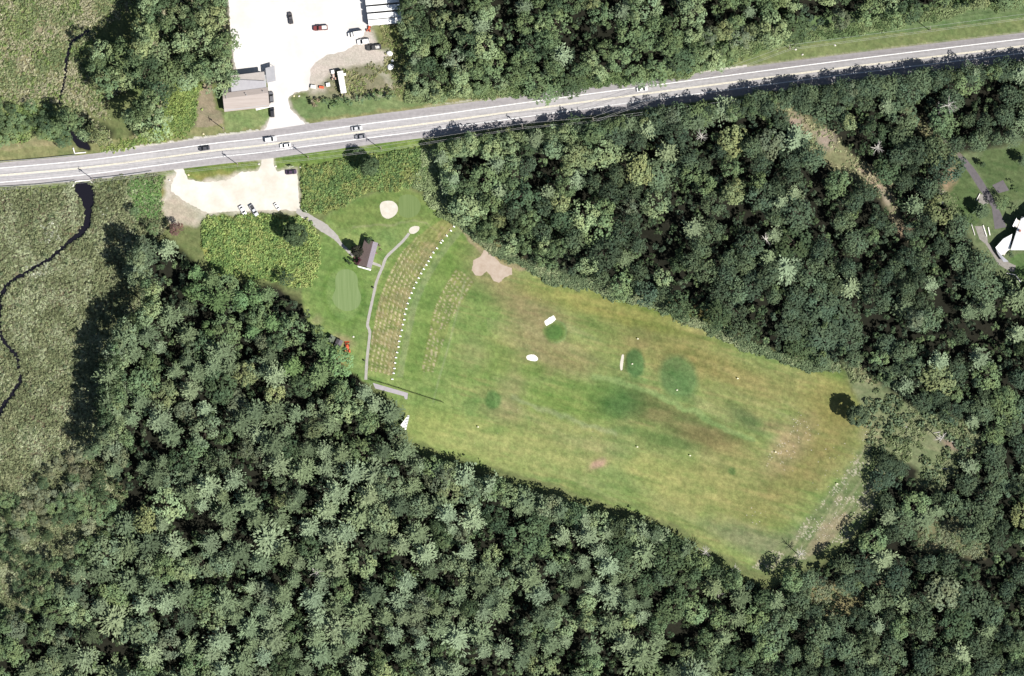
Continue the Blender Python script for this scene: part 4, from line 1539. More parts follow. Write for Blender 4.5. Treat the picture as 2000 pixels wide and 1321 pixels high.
scatter([[(1330, 130), (1430, 95), (1500, 68), (1600, 55), (1780, 30), (1900, 0), (2060, -10), (2060, 5), (1900, 18), (1780, 48), (1600, 74), (1500, 88), (1430, 120), (1330, 152)],
         [(795, 175), (1000, 168), (1150, 152), (1330, 130), (1330, 150), (1150, 170), (1000, 186), (830, 200), (790, 196)]], 60000, ['677c54', '788a5e', '86956a'], TUFTB, 0.5, 1.0, 15)
scatter([[(740, 50), (790, 45), (800, 150), (785, 185), (690, 190), (650, 180), (660, 140), (745, 128), (760, 100)]], 2600, ['8b8a66', '7d8c58', '9a9a70'], TUFTS, 0.6, 1.4, 16, nmask=0.45)
scatter([[(315, 180), (350, 155), (395, 160), (385, 220), (370, 262), (300, 278), (195, 300), (195, 285), (270, 270), (310, 250)]], 5000, ['7c9458', '8ea05e', '9aa866'], TUFTS, 0.6, 1.4, 17)
scatter([[(310, 190), (350, 160), (370, 180), (350, 240), (300, 262), (270, 268)]], 700, ['7c9458', '8ea05e'], TUFTB, 0.5, 1.0, 18)
scatter([CLEAR[4]], 420, ['5c6a4c', '65755a'], TUFTB, 1.2, 2.0, 24, nmask=0.54)
LOW.build('undergrowth', 'rough undergrowth along the edges of the woods')

# ------------------------------------------------------------------ single trees and shrubs
def T(kind, px, py, R, h, tone, name, label, cat='tree', group=None):
    base = {'pine': (4.4, 17), 'broadleaf': (4.0, 13), 'oak': (4.3, 14), 'shrub': (1.6, 2.6), 'spruce': (2.3, 8.5), 'dense': (4.3, 12)}[kind]
    s = R / base[0]
    x, y = W(px, py)
    c = TONES[tone] if tone in TONES else lc(tone)
    return place_tree(kind, x, y, s, c, name, label, cat, group, hs=h / base[1] / s)


T('dense', 578, 459, 4.8, 12.5, 'leaf_dark', 'broadleaf_tree', 'lone leafy tree in the yellow green scrub just below the gravel car park')  # crown toned dark: the shadow blob on the scrub is put into its colour
T('dense', 722, 326, 4.8, 12.5, 'leaf_dark', 'broadleaf_tree', 'dark tree standing in the scrub between the road and the sand bunkers')
T('broadleaf', 700, 300, 2.6, 6, 'leaf_mid', 'broadleaf_tree', 'small tree beside the road verge above the dark scrub tree')
T('dense', 1673, 811, 4.4, 13.5, '67775a', 'broadleaf_tree', 'lone dark tree at the far right end of the grass range')
T('dense', 698, 491, 2.4, 8, '4a4a40', 'broadleaf_tree', 'dark tree overhanging the left roof slope of the small clubhouse')
T('shrub', 697, 508, 1.7, 4.2, '6b4550', 'ornamental_tree', 'purple red leaved tree at the lower left corner of the clubhouse')
T('shrub', 683, 510, 1.6, 2.8, '4c5c44', 'shrub', 'dark round bush left of the purple tree by the clubhouse', 'shrub')
T('broadleaf', 722, 470, 1.7, 5, 'leaf_dark', 'broadleaf_tree', 'small dark tree at the top end of the clubhouse')
T('broadleaf', 264, 415, 2.6, 6, 'leaf_mid', 'broadleaf_tree', 'small tree in the marsh edge left of the gravel car park')
T('broadleaf', 345, 448, 3.4, 8, '8a6a60', 'broadleaf_tree', 'reddish brown tree at the lower left corner of the gravel car park')
T('broadleaf', 286, 538, 3.4, 9, '93a376', 'broadleaf_tree', 'pale round tree on the edge between the brown marsh and the wood')
T('broadleaf', 300, 448, 3.0, 8, 'leaf_mid', 'broadleaf_tree', 'green tree in the shade below the car park corner')
T('oak', 560, 545, 3.2, 8, 'leaf_dark', 'broadleaf_tree', 'dark tree at the lower end of the yellow green scrub')
T('spruce', 1916, 413, 3.2, 10, 'oak_mid', 'spruce_tree', 'tall pointed spruce on the lawn left of the driveway bend')
T('broadleaf', 1954, 397, 3.2, 9, 'leaf_mid', 'broadleaf_tree', 'round tree right of the driveway bend')
T('spruce', 1996, 314, 2.4, 9, 'oak_mid', 'spruce_tree', 'pointed spruce at the right edge of the upper lawn')
T('spruce', 1918, 322, 1.3, 6, 'leaf_dark', 'spruce_tree', 'small pointed spruce beside the top of the driveway')
T('shrub', 1985, 372, 1.2, 3.5, 'leaf_mid', 'shrub', 'rounded bush right of the small parking pad', 'shrub')
T('shrub', 1976, 356, 1.0, 3.0, 'leaf_dark', 'shrub', 'small bush above the parking pad', 'shrub')
T('shrub', 1981, 406, 1.6, 3.2, '8b9a72', 'shrub', 'pale green rounded bush above the house shadow', 'shrub')
T('broadleaf', 1886, 432, 3.2, 9, 'leaf_dark', 'broadleaf_tree', 'dark tree on the wood edge below the lawn patch')
T('shrub', 1972, 494, 2.0, 3.6, 'oak_mid', 'shrub', 'dark bush against the lower front of the house', 'shrub')
for k, (px, py, r, cn) in enumerate([(616, 199, 1.9, 'a89c80'), (637, 198, 1.6, '7c9068'), (652, 201, 1.5, '758b60'), (663, 197, 1.7, '7c9266'), (681, 196, 2.0, '7a9064'), (703, 192, 1.9, '80966c'),
                                     (719, 188, 1.5, '748a60'), (737, 186, 2.1, '869a6c'), (765, 186, 2.0, '8a9c70')]):
    T('shrub', px, py + 1, r * 1.2, r * 1.9, cn, 'shrub', 'brown leaved shrub at the drive end of the clipped row below the yard' if k == 0 else 'round green shrub in the clipped row between yard and road', 'shrub',
      None if k == 0 else 'round shrubs in a row between the yard and the road')
DEAD = [(1842, 213, 1.3), (1836, 219, 1.0), (1712, 285, 1.0), (1437, 1118, 1.0), (1376, 1082, 0.9), (1398, 1160, 0.8), (1835, 860, 0.9), (1560, 1085, .8), (620, 1110, 1.0), (1500, 470, .9), (1370, 272, .9)]
rr = random.Random(3)
dead_me = []
for k in range(3):
    mb = MB()
    mb.tube((0, 0, -0.2), (0.3, 0.2, 12.6), 0.28, 0.08, 6)
    br = MB()
    for i in range(16):
        a = rr.uniform(0, 6.28)
        z = rr.uniform(6.5, 12.4)
        L = rr.uniform(1.5, 3.4)
        p = Vector((math.cos(a) * L, math.sin(a) * L, z + rr.uniform(0.4, 1.5)))
        br.tube((0.15, 0.1, z), p, 0.15, 0.06, 5, False)
        br.tube(p * 0.6 + Vector((0, 0, z * 0.4)), p + Vector((rr.uniform(-1, 1), rr.uniform(-1, 1), 0.8)), 0.08, 0.04, 4, False)
    e = empty('dead_tree', (*W(*DEAD[k][:2]), 0))
    mb.build('trunk', PALEBARK, e)
    br.build('branches', PALEBARK, e)
    dead_me.append(e)
for k, (px, py, s) in enumerate(DEAD):
    e = dead_me[k] if k < 3 else copy_tree(dead_me[k % 3])
    e.location = (*W(px, py), 0)
    e.rotation_euler = (rr.uniform(-.12, .12), rr.uniform(-.12, .12), rr.uniform(0, 6))
    e.scale = (s, s, s)
    lab = ['larger of two bare white trees in the top right wood', 'smaller of two bare white trees in the top right wood', 'bare white tree in the wood right of the dirt trail clearing',
           'bare birch leaning at the wood edge below the range end', 'bare birch at the wood edge left of the range end', 'bare pale tree inside the wood below the range end',
           'bare pale tree in the scrubby clearing beyond the range', 'bare pale tree at the lower right tip of the range', 'bare pale tree among the pines at the bottom middle',
           'bare pale tree in the wood below the road, near the middle', 'bare pale tree right under the shaded road edge'][k]
    tag(e, lab, 'tree')
# fallen logs
LOGS = [(1868, 866, 9, 20), (1878, 872, 7, 15), (1880, 905, 4, 5), (1850, 916, 4, 3), (1770, 834, 4, 30), (1830, 845, 3, 170)]
for k, (px, py, L, a) in enumerate(LOGS):
    e = MB().tube((-L / 2, 0, 0.25), (L / 2, 0, 0.32), 0.22, 0.12, 7).build('fallen_log', PALEBARK)
    e.location = (*W(px, py), 0)
    e.rotation_euler = (0, 0, -math.radians(a))
    tag(e, 'weathered pale log lying in the scrubby clearing beyond the range', 'log', 'pale logs lying in the clearing')

# ------------------------------------------------------------------ vehicles
def ring(x, hw, z0, z1, r=0.12):
    return [(x, -hw + r, z0), (x, hw - r, z0), (x, hw, z0 + r), (x, hw, z1 - r), (x, hw - r, z1), (x, -hw + r, z1), (x, -hw, z1 - r), (x, -hw, z0 + r)]


def make_vehicle(kind):
    root = empty({'sedan': 'sedan_car', 'suv': 'estate_car', 'pickup': 'pickup_truck', 'van': 'box_truck'}[kind], (0, 0, 0))
    b = MB()
    if kind == 'sedan':
        L, Wd = 4.7, 1.85
        st = [(-2.35, .78, .45, .75), (-2.2, .88, .3, .92), (-1.3, .92, .25, .98), (0, .925, .25, .95), (1.2, .92, .25, .92), (2.1, .86, .3, .80), (2.35, .72, .42, .66)]
        cab = [(-1.75, .70, .93, .97), (-1.05, .68, .93, 1.38), (-.2, .68, .93, 1.44), (.45, .67, .93, 1.40), (1.25, .72, .90, .95)]
        roof = (-1.0, .4, .60, 1.43)
        ax = (-1.4, 1.45)
    elif kind == 'suv':
        L, Wd = 4.9, 1.95
        st = [(-2.45, .86, .5, 1.0), (-2.35, .95, .35, 1.1), (-1.0, .97, .3, 1.1), (0.2, .97, .3, 1.08), (1.2, .96, .3, 1.06), (2.2, .9, .35, .98), (2.45, .8, .5, .85)]
        cab = [(-2.35, .80, 1.07, 1.15), (-2.1, .76, 1.07, 1.70), (-.8, .76, 1.07, 1.76), (.4, .75, 1.07, 1.72), (1.25, .80, 1.04, 1.10)]
        roof = (-2.0, .35, .70, 1.76)
        ax = (-1.5, 1.5)
    elif kind == 'pickup':
        L, Wd = 5.6, 2.0
        st = [(-2.8, .92, .5, 1.05), (-2.7, .97, .4, 1.1), (-.75, .98, .35, 1.1), (0.2, .98, .35, 1.1), (1.3, .97, .35, 1.1), (2.5, .92, .4, 1.02), (2.8, .82, .5, .9)]
        cab = [(-.72, .80, 1.07, 1.2), (-.55, .78, 1.07, 1.78), (0.1, .78, 1.07, 1.82), (.75, .77, 1.07, 1.78), (1.45, .82, 1.05, 1.1)]
        roof = (-.5, .65, .72, 1.82)
        ax = (-1.75, 1.8)
    else:
        L, Wd = 7.0, 2.3
        st = [(-3.5, 1.0, .6, .9), (-3.4, 1.05, .55, .95), (0.8, 1.05, .55, .95), (1.4, 1.05, .5, 1.4), (2.3, 1.02, .5, 1.4), (3.2, .95, .5, 1.25), (3.5, .85, .6, 1.1)]
        cab = [(1.15, .95, 1.37, 1.5), (1.25, .93, 1.37, 2.2), (1.8, .93, 1.37, 2.25), (2.2, .92, 1.37, 2.2), (2.8, .95, 1.3, 1.42)]
        roof = (1.25, 2.15, .88, 2.26)
        ax = (-2.2, 2.4)
    b.loft([ring(x, hw, z0, z1) for x, hw, z0, z1 in st])
    body = b.build('body', PAINT, root, bevel=0)
    g = MB()
    rings = []
    for x, hw, z0, z1 in cab:
        k = 0.82 if z1 - z0 > 0.2 else 0.98
        rings.append([(x, -hw - .06, z0), (x, hw + .06, z0), (x, hw * (k + .05) + .0, z1 - .04), (x, hw * k, z1), (x, -hw * k, z1), (x, -hw * (k + .05), z1 - .04)])
    g.loft(rings)
    g.build('window', GLASS, root)
    r_ = MB()
    x0, x1, hw, z = roof
    r_.loft([[(x, -hw, z - .03), (x, hw, z - .03), (x, hw * .92, z + .045), (x, -hw * .92, z + .045)] for x in (x0, (x0 + x1) / 2, x1)])
    r_.build('roof', PAINT, root)
    if kind == 'pickup':
        MB().box(-2.62, -.85, -.80, .80, 1.095, 1.115).build('load_bed', DARKMETAL, root)
        w_ = MB()
        w_.box(-2.7, -.8, .82, .95, 1.08, 1.22)
        w_.box(-2.7, -.8, -.95, -.82, 1.08, 1.22)
        w_.box(-2.78, -2.66, -.95, .95, 1.05, 1.22)
        w_.build('bed_side', PAINT, root)
    if kind == 'van':
        MB().box(-3.45, 1.05, -1.12, 1.12, .98, 3.1).build('cargo_box', WORNWHITE, root, bevel=0.06)
    for xx in ax:
        for s in (-1, 1):
            w = MB().tube((xx, s * (Wd / 2 - .22), .34), (xx, s * (Wd / 2 + .01), .34), .34, n=14)
            w.build('wheel', TYRE, root)
    xf = st[-1][0]
    zr = (st[-1][2] + st[-1][3]) / 2
    for s in (-1, 1):
        MB().box(xf - .06, xf + .03, s * .62 - .16, s * .62 + .16, zr - .02, zr + .14).build('headlight', LAMP, root)
        MB().box(-xf - .03, -xf + .06, s * .66 - .14, s * .66 + .14, zr + .05, zr + .2).build('tail_light', TAIL, root)
        MB().box(cab[-1][0] - .35, cab[-1][0] - .15, s * (Wd / 2 + .02) - .1, s * (Wd / 2 + .02) + .1, cab[0][2] + .02, cab[0][2] + .18).build('wing_mirror', PAINT, root)
    return root


protos = {}
WHT, SIL, GRY, BLK, RED = (.80, .80, .79), (.45, .46, .48), (.12, .12, .13), (.03, .03, .035), (.42, .035, .03)
CARS = [
    ('sedan', 399, 290, 188, (.055, .055, .065), 1.0, 'dark grey sedan driving alone on the left part of the road'),
    ('suv', 528, 272.5, 8, WHT, 1.05, 'white estate car on the upper lane opposite the yard entrance'),
    ('sedan', 557.5, 284.5, 188, WHT, 1.0, 'white sedan on the lower lane beside the car park exit'),
    ('sedan', 697, 251, 8, SIL, 1.0, 'silver car on the upper lane right of the yard entrance'),
    ('sedan', 704, 267.5, 188, (.2, .2, .22), 1.0, 'dark grey car on the lower lane just below the silver one'),
    ('sedan', 1254, 174.5, 8, WHT, 1.0, 'white car driving alone on the right part of the road'),
    ('sedan', 569, 336.5, 5, (.05, .03, .06), 1.0, 'dark purple sedan parked in the upper right corner of the gravel car park'),
    ('sedan', 474, 411, -58, WHT, .95, 'white car parked at the grassy edge of the car park, left of the silver pickup'),
    ('pickup', 496, 411, -58, SIL, .95, 'silver pickup parked nose in at the bottom edge of the gravel car park'),
    ('sedan', 541, 404, -55, WHT, .75, 'small white car parked near the start of the footpath'),
    ('suv', 530, 190, 94, GRY, .95, 'grey car parked beside the tan roofed building'),
    ('suv', 531.5, 219, 94, BLK, .95, 'black car parked at the front corner of the tan roofed building'),
    ('pickup', 567.5, 36, 100, (.07, .065, .07), .9, 'dark pickup standing alone near the top of the white yard'),
    ('pickup', 626, 55, 184, (.16, .04, .04), 1.1, 'dark red pickup with a pale load parked in the middle of the yard'),
    ('van', 695, 67, 188, WHT, .95, 'white box truck parked between the red pickup and the trailers'),
    ('suv', 710, 81.5, 188, WHT, 1.1, 'white estate car parked between the box truck and the flatbed'),
    ('pickup', 730, 93, 186, (.05, .05, .05), 1.15, 'black pickup parked on the grass edge of the yard'),
]
for kind, px, py, a, colr, s, lab in CARS:
    if kind not in protos:
        protos[kind] = make_vehicle(kind)
        e = protos[kind]
    else:
        e = copy_tree(protos[kind])
    e.location = (*W(px, py), 0.03)
    e.rotation_euler = (0, 0, math.radians(a))
    e.scale = (s, s, s)
    for ch in e.children:
        ch.color = (*colr, 1)
    tag(e, lab, 'truck' if kind == 'van' else ('pickup truck' if kind == 'pickup' else 'car'))
# pale load in the red pickup and junk in the black one
x, y = W(632, 54)
o = MB().box(-1.3, 1.3, -.75, .75, 0, .5).build('covered_load', WORNWHITE, bevel=0.12)
o.location = (x, y, 1.27)
o.rotation_euler = (0, 0, math.radians(4))
tag(o, 'pale sheeted load lying in the bed of the dark red pickup', 'load')
x, y = W(737, 92)
mb = MB()
for i in range(6):
    M = Matrix.Rotation(rr.uniform(-.6, .6), 4, 'Z')
    mb.box(-.9 + .3 * i, -.65 + .3 * i, -.7, rr.uniform(0, .7), 0, rr.uniform(.2, .45), M)
o = mb.build('scrap_load', WORNWHITE)
o.location = (x, y, 1.3)
o.rotation_euler = (0, 0, math.radians(6))
tag(o, 'pale scrap piled in the bed of the black pickup', 'load')

# trailers
def make_trailer():
    root = empty('semi_trailer', (0, 0, 0))
    MB().box(-7.2, 7.2, -1.15, 1.15, 1.1, 4.0).build('cargo_box', WHITE, root, bevel=0.04)
    MB().box(-7.0, 7.0, -.5, .5, .85, 1.095).build('chassis', DARKMETAL, root)
    for x in (5.0, 6.2):
        for s in (-1, 1):
            MB().tube((x, s * .75, .5), (x, s * 1.25, .5), .5, n=12).build('wheel', TYRE, root)
    for s in (-1, 1):
        MB().box(-5.0, -4.85, s * .9 - .08, s * .9 + .08, 0, 1.1).build('landing_leg', GALV, root)
    MB().box(7.205, 7.26, -1.2, 1.2, 1.15, 3.95).build('door', WORNWHITE, root)
    return root


tr = make_trailer()
for k, (px, py, a) in enumerate([(747, 3, 5), (749, 17, 5), (751, 31, 5), (752.5, 43, 5), (745, -16, 5)]):
    e = tr if k == 0 else copy_tree(tr)
    e.location = (*W(px, py), 0.03)
    e.rotation_euler = (0, 0, math.radians(a))
    tag(e, ['white semi trailer cut by the top edge of the picture', 'second white semi trailer from the top edge, shaded gaps on both sides', 'third white semi trailer down, touching the lowest one',
            'lowest of the parked white semi trailers, beside the grass', 'white semi trailer just beyond the top edge'][k], 'trailer', 'white semi trailers parked side by side')
# long box trailer in the grass and its machine
e = empty('flat_trailer', (*W(668, 161), 0), math.radians(-80))
MB().box(-4.8, 4.8, -1.25, 1.25, .8, 3.0).build('cargo_box', WORNWHITE, e, bevel=0.06)
for i in range(5):
    MB().box(-4 + 1.9 * i, -3.85 + 1.9 * i, -1.2, 1.2, 3.005, 3.06).build('roof_rib', GALV, e)
MB().box(-4.6, 5.6, -.3, .3, .5, .795).build('chassis', DARKMETAL, e)
for s in (-1, 1):
    MB().tube((-1, s * .9, .4), (-1, s * 1.24, .4), .4, n=12).build('wheel', TYRE, e)
tag(e, 'long worn white trailer standing in the rough grass above the shrub row', 'trailer')


def make_tractor(name, px, py, rz, s, lab, mat):
    e = empty(name, (*W(px, py), 0), rz)
    MB().loft([ring(x, hw, z0, z1) for x, hw, z0, z1 in ((-.6, .45, .6, 1.0), (0, .5, .55, 1.15), (1.0, .5, .55, 1.3), (1.9, .42, .6, 1.2), (2.1, .35, .7, 1.05))]).build('body', mat, e)
    for xx, r, yy in ((-.7, .75, .85), (1.5, .45, .75)):
        for sgn in (-1, 1):
            w = MB().tube((xx, sgn * (yy - .2), r), (xx, sgn * (yy + .2), r), r, n=16).build('wheel', TYRE, e)
    for sgn in (-1, 1):
        MB().box(-1.3, -.1, sgn * .85 - .25, sgn * .85 + .25, 1.52, 1.62).build('mudguard', mat, e)
    MB().box(-.75, -.35, -.25, .25, 1.15, 1.7).build('seat', DARKMETAL, e, bevel=.05)
    rb_ = MB()
    for sgn in (-1, 1):
        rb_.tube((-.95, sgn * .5, .9), (-.95, sgn * .5, 2.3), .04)
    rb_.tube((-.95, -.5, 2.3), (-.95, .5, 2.3), .04)
    rb_.build('roll_bar', mat, e)
    MB().tube((.05, 0, 1.2), (-.2, 0, 1.6), .03).build('steering_column', DARKMETAL, e)
    bk = MB()
    bk.loft([[(x, -1.0, z0), (x, 1.0, z0), (x, 1.0, z1), (x, -1.0, z1)] for x, z0, z1 in ((2.7, .15, .9), (3.0, .1, .35), (3.4, .1, .14))])
    bk.build('bucket', mat, e)
    ar = MB()
    for sgn in (-1, 1):
        ar.tube((.6, sgn * .6, 1.1), (2.8, sgn * .6, .6), .07)
    ar.build('loader_arm', mat, e)
    e.scale = (s, s, s)
    tag(e, lab, 'tractor')
    return e


make_tractor('tractor', 679, 683, math.radians(95), 1.05, 'orange tractor with front loader parked on the grass beside the small shed', ORANGE)
make_tractor('tractor', 652, 152, math.radians(100), .8, 'small grey and orange machine parked against the long worn trailer', surf('faded_orange', (0.5, 0.25, 0.16), (0.4, 0.38, 0.35), 1.2))
make_tractor('forklift', 720.5, 58, math.radians(80), .75, 'small orange loader parked just below the white semi trailers', ORANGE)['category'] = 'loader'

# junk in the yard
for k, (px, py, w, d, h, mt, lab) in enumerate([
    (612, 170, 2.2, 1.4, 1.0, WORNWHITE, 'white ribbed crate lying at the left end of the junk by the yard grass'),
    (628, 171, 2.0, 1.0, .8, ORANGE, 'rusty orange crate between the two white crates by the yard grass'),
    (641, 166, 1.6, 1.6, 1.0, WORNWHITE, 'white crate left of the long worn trailer'),
    (650, 141, 1.3, 1.5, 1.1, WORNWHITE, 'white crate at the upper end of the long worn trailer'),
    (673, 146, 1.2, 1.0, .8, WORNWHITE, 'small pale crate on the grass right of the long worn trailer'),
]):
    e = empty('crate', (*W(px, py), 0), random.uniform(-.4, .4))
    MB().box(-w / 2, w / 2, -d / 2, d / 2, 0.08, h).build('crate_body', mt, e, bevel=.04)
    MB().box(-w / 2 - .04, w / 2 + .04, -d / 2 - .04, d / 2 + .04, h + .005, h + .08).build('lid', mt, e)
    tag(e, lab, 'crate')
TARP = surf('white_tarp', (.75, .75, .74), (.6, .6, .6), 1.2, bump=.6)


def rock_mesh(name, mat, r, seed, flat=.6):
    bm = bmesh.new()
    bmesh.ops.create_icosphere(bm, subdivisions=2, radius=r)
    q = random.Random(seed)
    offs = [(Vector((q.gauss(0, 1), q.gauss(0, 1), q.gauss(0, 1))).normalized(), q.uniform(.1, .3)) for _ in range(6)]
    for v in bm.verts:
        k = 1
        n_ = v.co.normalized()
        for o_, a_ in offs:
            k += a_ * max(0, n_.dot(o_)) ** 3
        v.co = Vector((v.co.x * k, v.co.y * k * .85, v.co.z * k * flat))
    me = bpy.data.meshes.new(name)
    bm.to_mesh(me)
    bm.free()
    me.materials.append(mat)
    return me


for k, (px, py, r, lab) in enumerate([(761, 104, 1.2, 'upper of the two white sheeted heaps on the yard grass'), (763, 131, 1.3, 'lower of the two white sheeted heaps on the yard grass'), (766, 119, .6, 'small white sheeted heap between the two big ones')]):
    o = link('sheeted_heap', rock_mesh('sheeted_heap', TARP, r, k))
    o.location = (*W(px, py), r * .3)
    tag(o, lab, 'heap')
STONE = surf('pale_stone', (.6, .58, .52), (.42, .4, .36), 2.0, bump=.3)
YST = surf('yellow_stone', (.6, .53, .33), (.45, .4, .25), 2.0)
for k, (px, py, mt, lab) in enumerate([
    (368, 342, YST, 'yellow boulder at the left tip of the grass island in front of the car park'), (331, 352, STONE, 'pale boulder at the left car park entrance'),
    (505.6, 321, STONE, 'pale boulder at the right tip of the grass island'), (538, 325, STONE, 'pale boulder on the right side of the car park exit'),
    (587, 327, STONE, 'pale boulder behind the dark purple sedan'), (574, 188, YST, 'yellowish boulder on the small grass tongue by the yard entrance'), (584, 188, STONE, 'pale boulder on the small grass tongue by the yard entrance'),
    (397, 262, YST, 'yellow boulder on the verge left of the tan roofed building'), (1554, 97, STONE, 'white boulder right of the top right utility pole'), (1567, 107, STONE, 'white boulder near the road edge on the top right verge'),
    (1631, 89, STONE, 'white boulder alone on the top right grass verge'), (690, 658, STONE, 'pale boulder on the lawn above the orange tractor')]):
    o = link('boulder', rock_mesh('boulder', mt, .42 if k < 12 else .5, 40 + k))
    o.location = (*W(px, py), .15)
    tag(o, lab, 'boulder')

# ------------------------------------------------------------------ buildings
def P3(px, py, z):
    x, y = W(px, py)
    return Vector((x, y, z))


def wall_window(parent, a, b, t, w, z0, z1, door=False):
    """a,b wall base points (world xy), t position along, window proud of the wall"""
    a = Vector((*a, 0))
    b = Vector((*b, 0))
    d = (b - a).normalized()
    n = Vector((d.y, -d.x, 0))
    c = a + (b - a) * t
    M = Matrix(((d.x, n.x, 0, c.x), (d.y, n.y, 0, c.y), (0, 0, 1, 0), (0, 0, 0, 1)))
    f = MB().box(-w / 2, w / 2, -.06, .06, z0, z1, M).build('door' if door else 'window', WOOD if door else WHITE, parent)
    if door:
        MB().box(w / 2 - .2, w / 2 - .12, .065, .12, z0 + 1.0, z0 + 1.12, M).build('handle', GALV, f)
    else:
        MB().box(-w / 2 + .08, w / 2 - .08, -.07, .07, z0 + .08, z1 - .08, M).build('pane', GLASS, f)


TANROOF = surf('tan_roof', hexc('efe2da'), hexc('dbcdc5'), .5, stretch=(0.2, 2.0, 1, math.radians(8)))
GREYROOF = surf('pale_grey_roof', hexc('eeecf1'), hexc('dcdae0'), .5)
SLATE = surf('dark_grey_roof', hexc('77747c'), hexc('62606a'), .6)
BROWNROOF = surf('brown_shingle', hexc('a8948f'), hexc('857470'), 1.5, stretch=(1, 3, 1, math.radians(15)))
LILACROOF = surf('grey_shingle', hexc('b9b0bc'), hexc('a79eab'), 1.2)
SIDING = surf('grey_siding', (.36, .37, .38), (.28, .29, .3), .8, stretch=(.3, .3, 6, 0))
CREAM = surf('cream_siding', (.55, .52, .46), (.42, .4, .36), .8, stretch=(.3, .3, 6, 0))

# commercial building at the top
e = empty('commercial_building', (0, 0, 0))
tag(e, 'long building with a tan gabled roof and pale flat extensions beside the white yard', 'building')
fp = [(439, 183), (520, 173), (524, 207), (441, 217)]
MB().prism([W(*p) for p in fp], 0, 3.9).build('wall', SIDING, e)
MB().prism([W(*p) for p in [(446, 152), (519, 147), (520.5, 172), (439.5, 182)]], 0, 3.7).build('wall', SIDING, e)
rf = MB()
rf.slab([P3(436.5, 194, 5.2), P3(525, 182.5, 5.2), P3(527, 209.5, 3.7), P3(439, 219.5, 3.7)], .18)
rf.slab([P3(436.5, 194, 5.2), P3(525, 182.5, 5.2), P3(523.5, 171.5, 4.4), P3(436, 183, 4.4)], .18)
r0 = rf.build('roof', TANROOF, e)
MB().prism([W(438.5, 184), W(438.8, 194), W(440, 217), W(440.3, 217), W(439.3, 184)], 3.9, 4.0).build('gable_trim', WHITE, e)
g = MB()
g.add([P3(440.4, 217, 3.6), P3(438.4, 184, 4.2), P3(438.6, 194, 5.05), P3(441.2, 217, 3.6), P3(439.2, 184, 4.2), P3(439.4, 194, 5.05)], [(0, 1, 2), (5, 4, 3), (0, 3, 4, 1), (1, 4, 5, 2), (2, 5, 3, 0)])
g.build('gable', SIDING, e)
g = MB()
g.add([P3(523.6, 207, 3.6), P3(521, 173.5, 4.2), P3(522.5, 183, 5.05), P3(524.2, 207, 3.6), P3(521.6, 173.5, 4.2), P3(523.1, 183, 5.05)], [(2, 1, 0), (3, 4, 5), (1, 4, 3, 0), (2, 5, 4, 1), (0, 3, 5, 2)])
g.build('gable', SIDING, e)
MB().slab([P3(450.5, 156, 4.25), P3(517, 159, 4.25), P3(520.5, 171.5, 4.2), P3(453, 181, 4.2)], .3).build('flat_roof', GREYROOF, e)
MB().slab([P3(447, 149.5, 4.75), P3(517, 141, 4.75), P3(518.5, 158.3, 4.7), P3(449.5, 153.5, 4.75)], .5).build('flat_roof', surf('cream_roof', hexc('efe6e0'), hexc('ddd4cc'), .5), e)
MB().slab([P3(434.5, 162, 4.0), P3(448.5, 154.5, 4.0), P3(452.3, 180.3, 3.95), P3(437, 182.4, 3.95)], .25).build('flat_roof', SLATE, e)
MB().slab([P3(519, 134, 3.4), P3(536.5, 129, 3.4), P3(539.5, 159, 3.4), P3(521.5, 163, 3.4)], .25).build('canopy_roof', surf('canopy_sheet', hexc('e6e6ea'), hexc('d4d4da'), .5), e)
for p in ((520.5, 135.5), (535.5, 131), (538, 157.5), (523, 161)):
    MB().tube(P3(*p, 0), P3(*p, 3.2), .08).build('post', GALV, e)
MB().slab([P3(500, 212.5, 3.0), P3(537.5, 205, 3.0), P3(538, 208, 3.0), P3(501, 216.5, 3.0)], .12).build('awning', WHITE, e)
for p in ((443, 190), (480.5, 184), (482.5, 187.5), (515, 179.5), (443.5, 193.5)):
    q = P3(*p, 4.7)
    MB().tube(q, q + Vector((0, 0, 1.0)), .18, n=8).build('roof_vent', GALV, e)
A_, B_, C_, D_ = [W(*p) for p in fp]
for t in (.15, .38, .82):
    wall_window(e, D_, C_, t, 1.4, 1.2, 2.5)
wall_window(e, D_, C_, .6, 1.0, 0.02, 2.1, True)
wall_window(e, C_, B_, .5, 2.4, 0.02, 2.6, True)
wall_window(e, A_, D_, .5, 1.2, 1.2, 2.4)

# clubhouse
e = empty('clubhouse', (0, 0, 0))
tag(e, 'small clubhouse with one brown and one lilac grey roof slope beside the footpath', 'building')
fp = [(702, 518), (715.5, 469), (737, 476), (723, 523.5)]
MB().prism([W(*p) for p in fp], 0, 2.7).build('wall', CREAM, e)
rf = MB()
rf.slab([P3(716.5, 522.2, 4.3), P3(729.5, 472.3, 4.3), P3(712.5, 466.8, 2.7), P3(698.7, 518.6, 2.7)], .16).build('roof', BROWNROOF, e)
MB().slab([P3(716.5, 522.2, 4.3), P3(729.5, 472.3, 4.3), P3(738.8, 475, 2.75), P3(725.2, 525.6, 2.75)], .16).build('roof', LILACROOF, e)
for (l, m_, r_2) in ((P3(702, 517.5, 2.6), P3(716.3, 521.2, 4.05), P3(723, 523, 2.6)), (P3(715.5, 469.6, 2.6), P3(729, 474, 4.05), P3(737, 476, 2.6))):
    dlt = Vector((.0, .25, 0))
    MB().add([l, m_, r_2, l + dlt, m_ + dlt, r_2 + dlt], [(0, 2, 1), (3, 4, 5), (0, 1, 4, 3), (1, 2, 5, 4), (2, 0, 3, 5)]).build('gable', CREAM, e)
MB().slab([P3(698.5, 519.5, 2.78), P3(725.3, 526.4, 2.85), P3(724.3, 529.2, 2.45), P3(699.5, 522, 2.4)], .1).build('awning', WHITE, e)
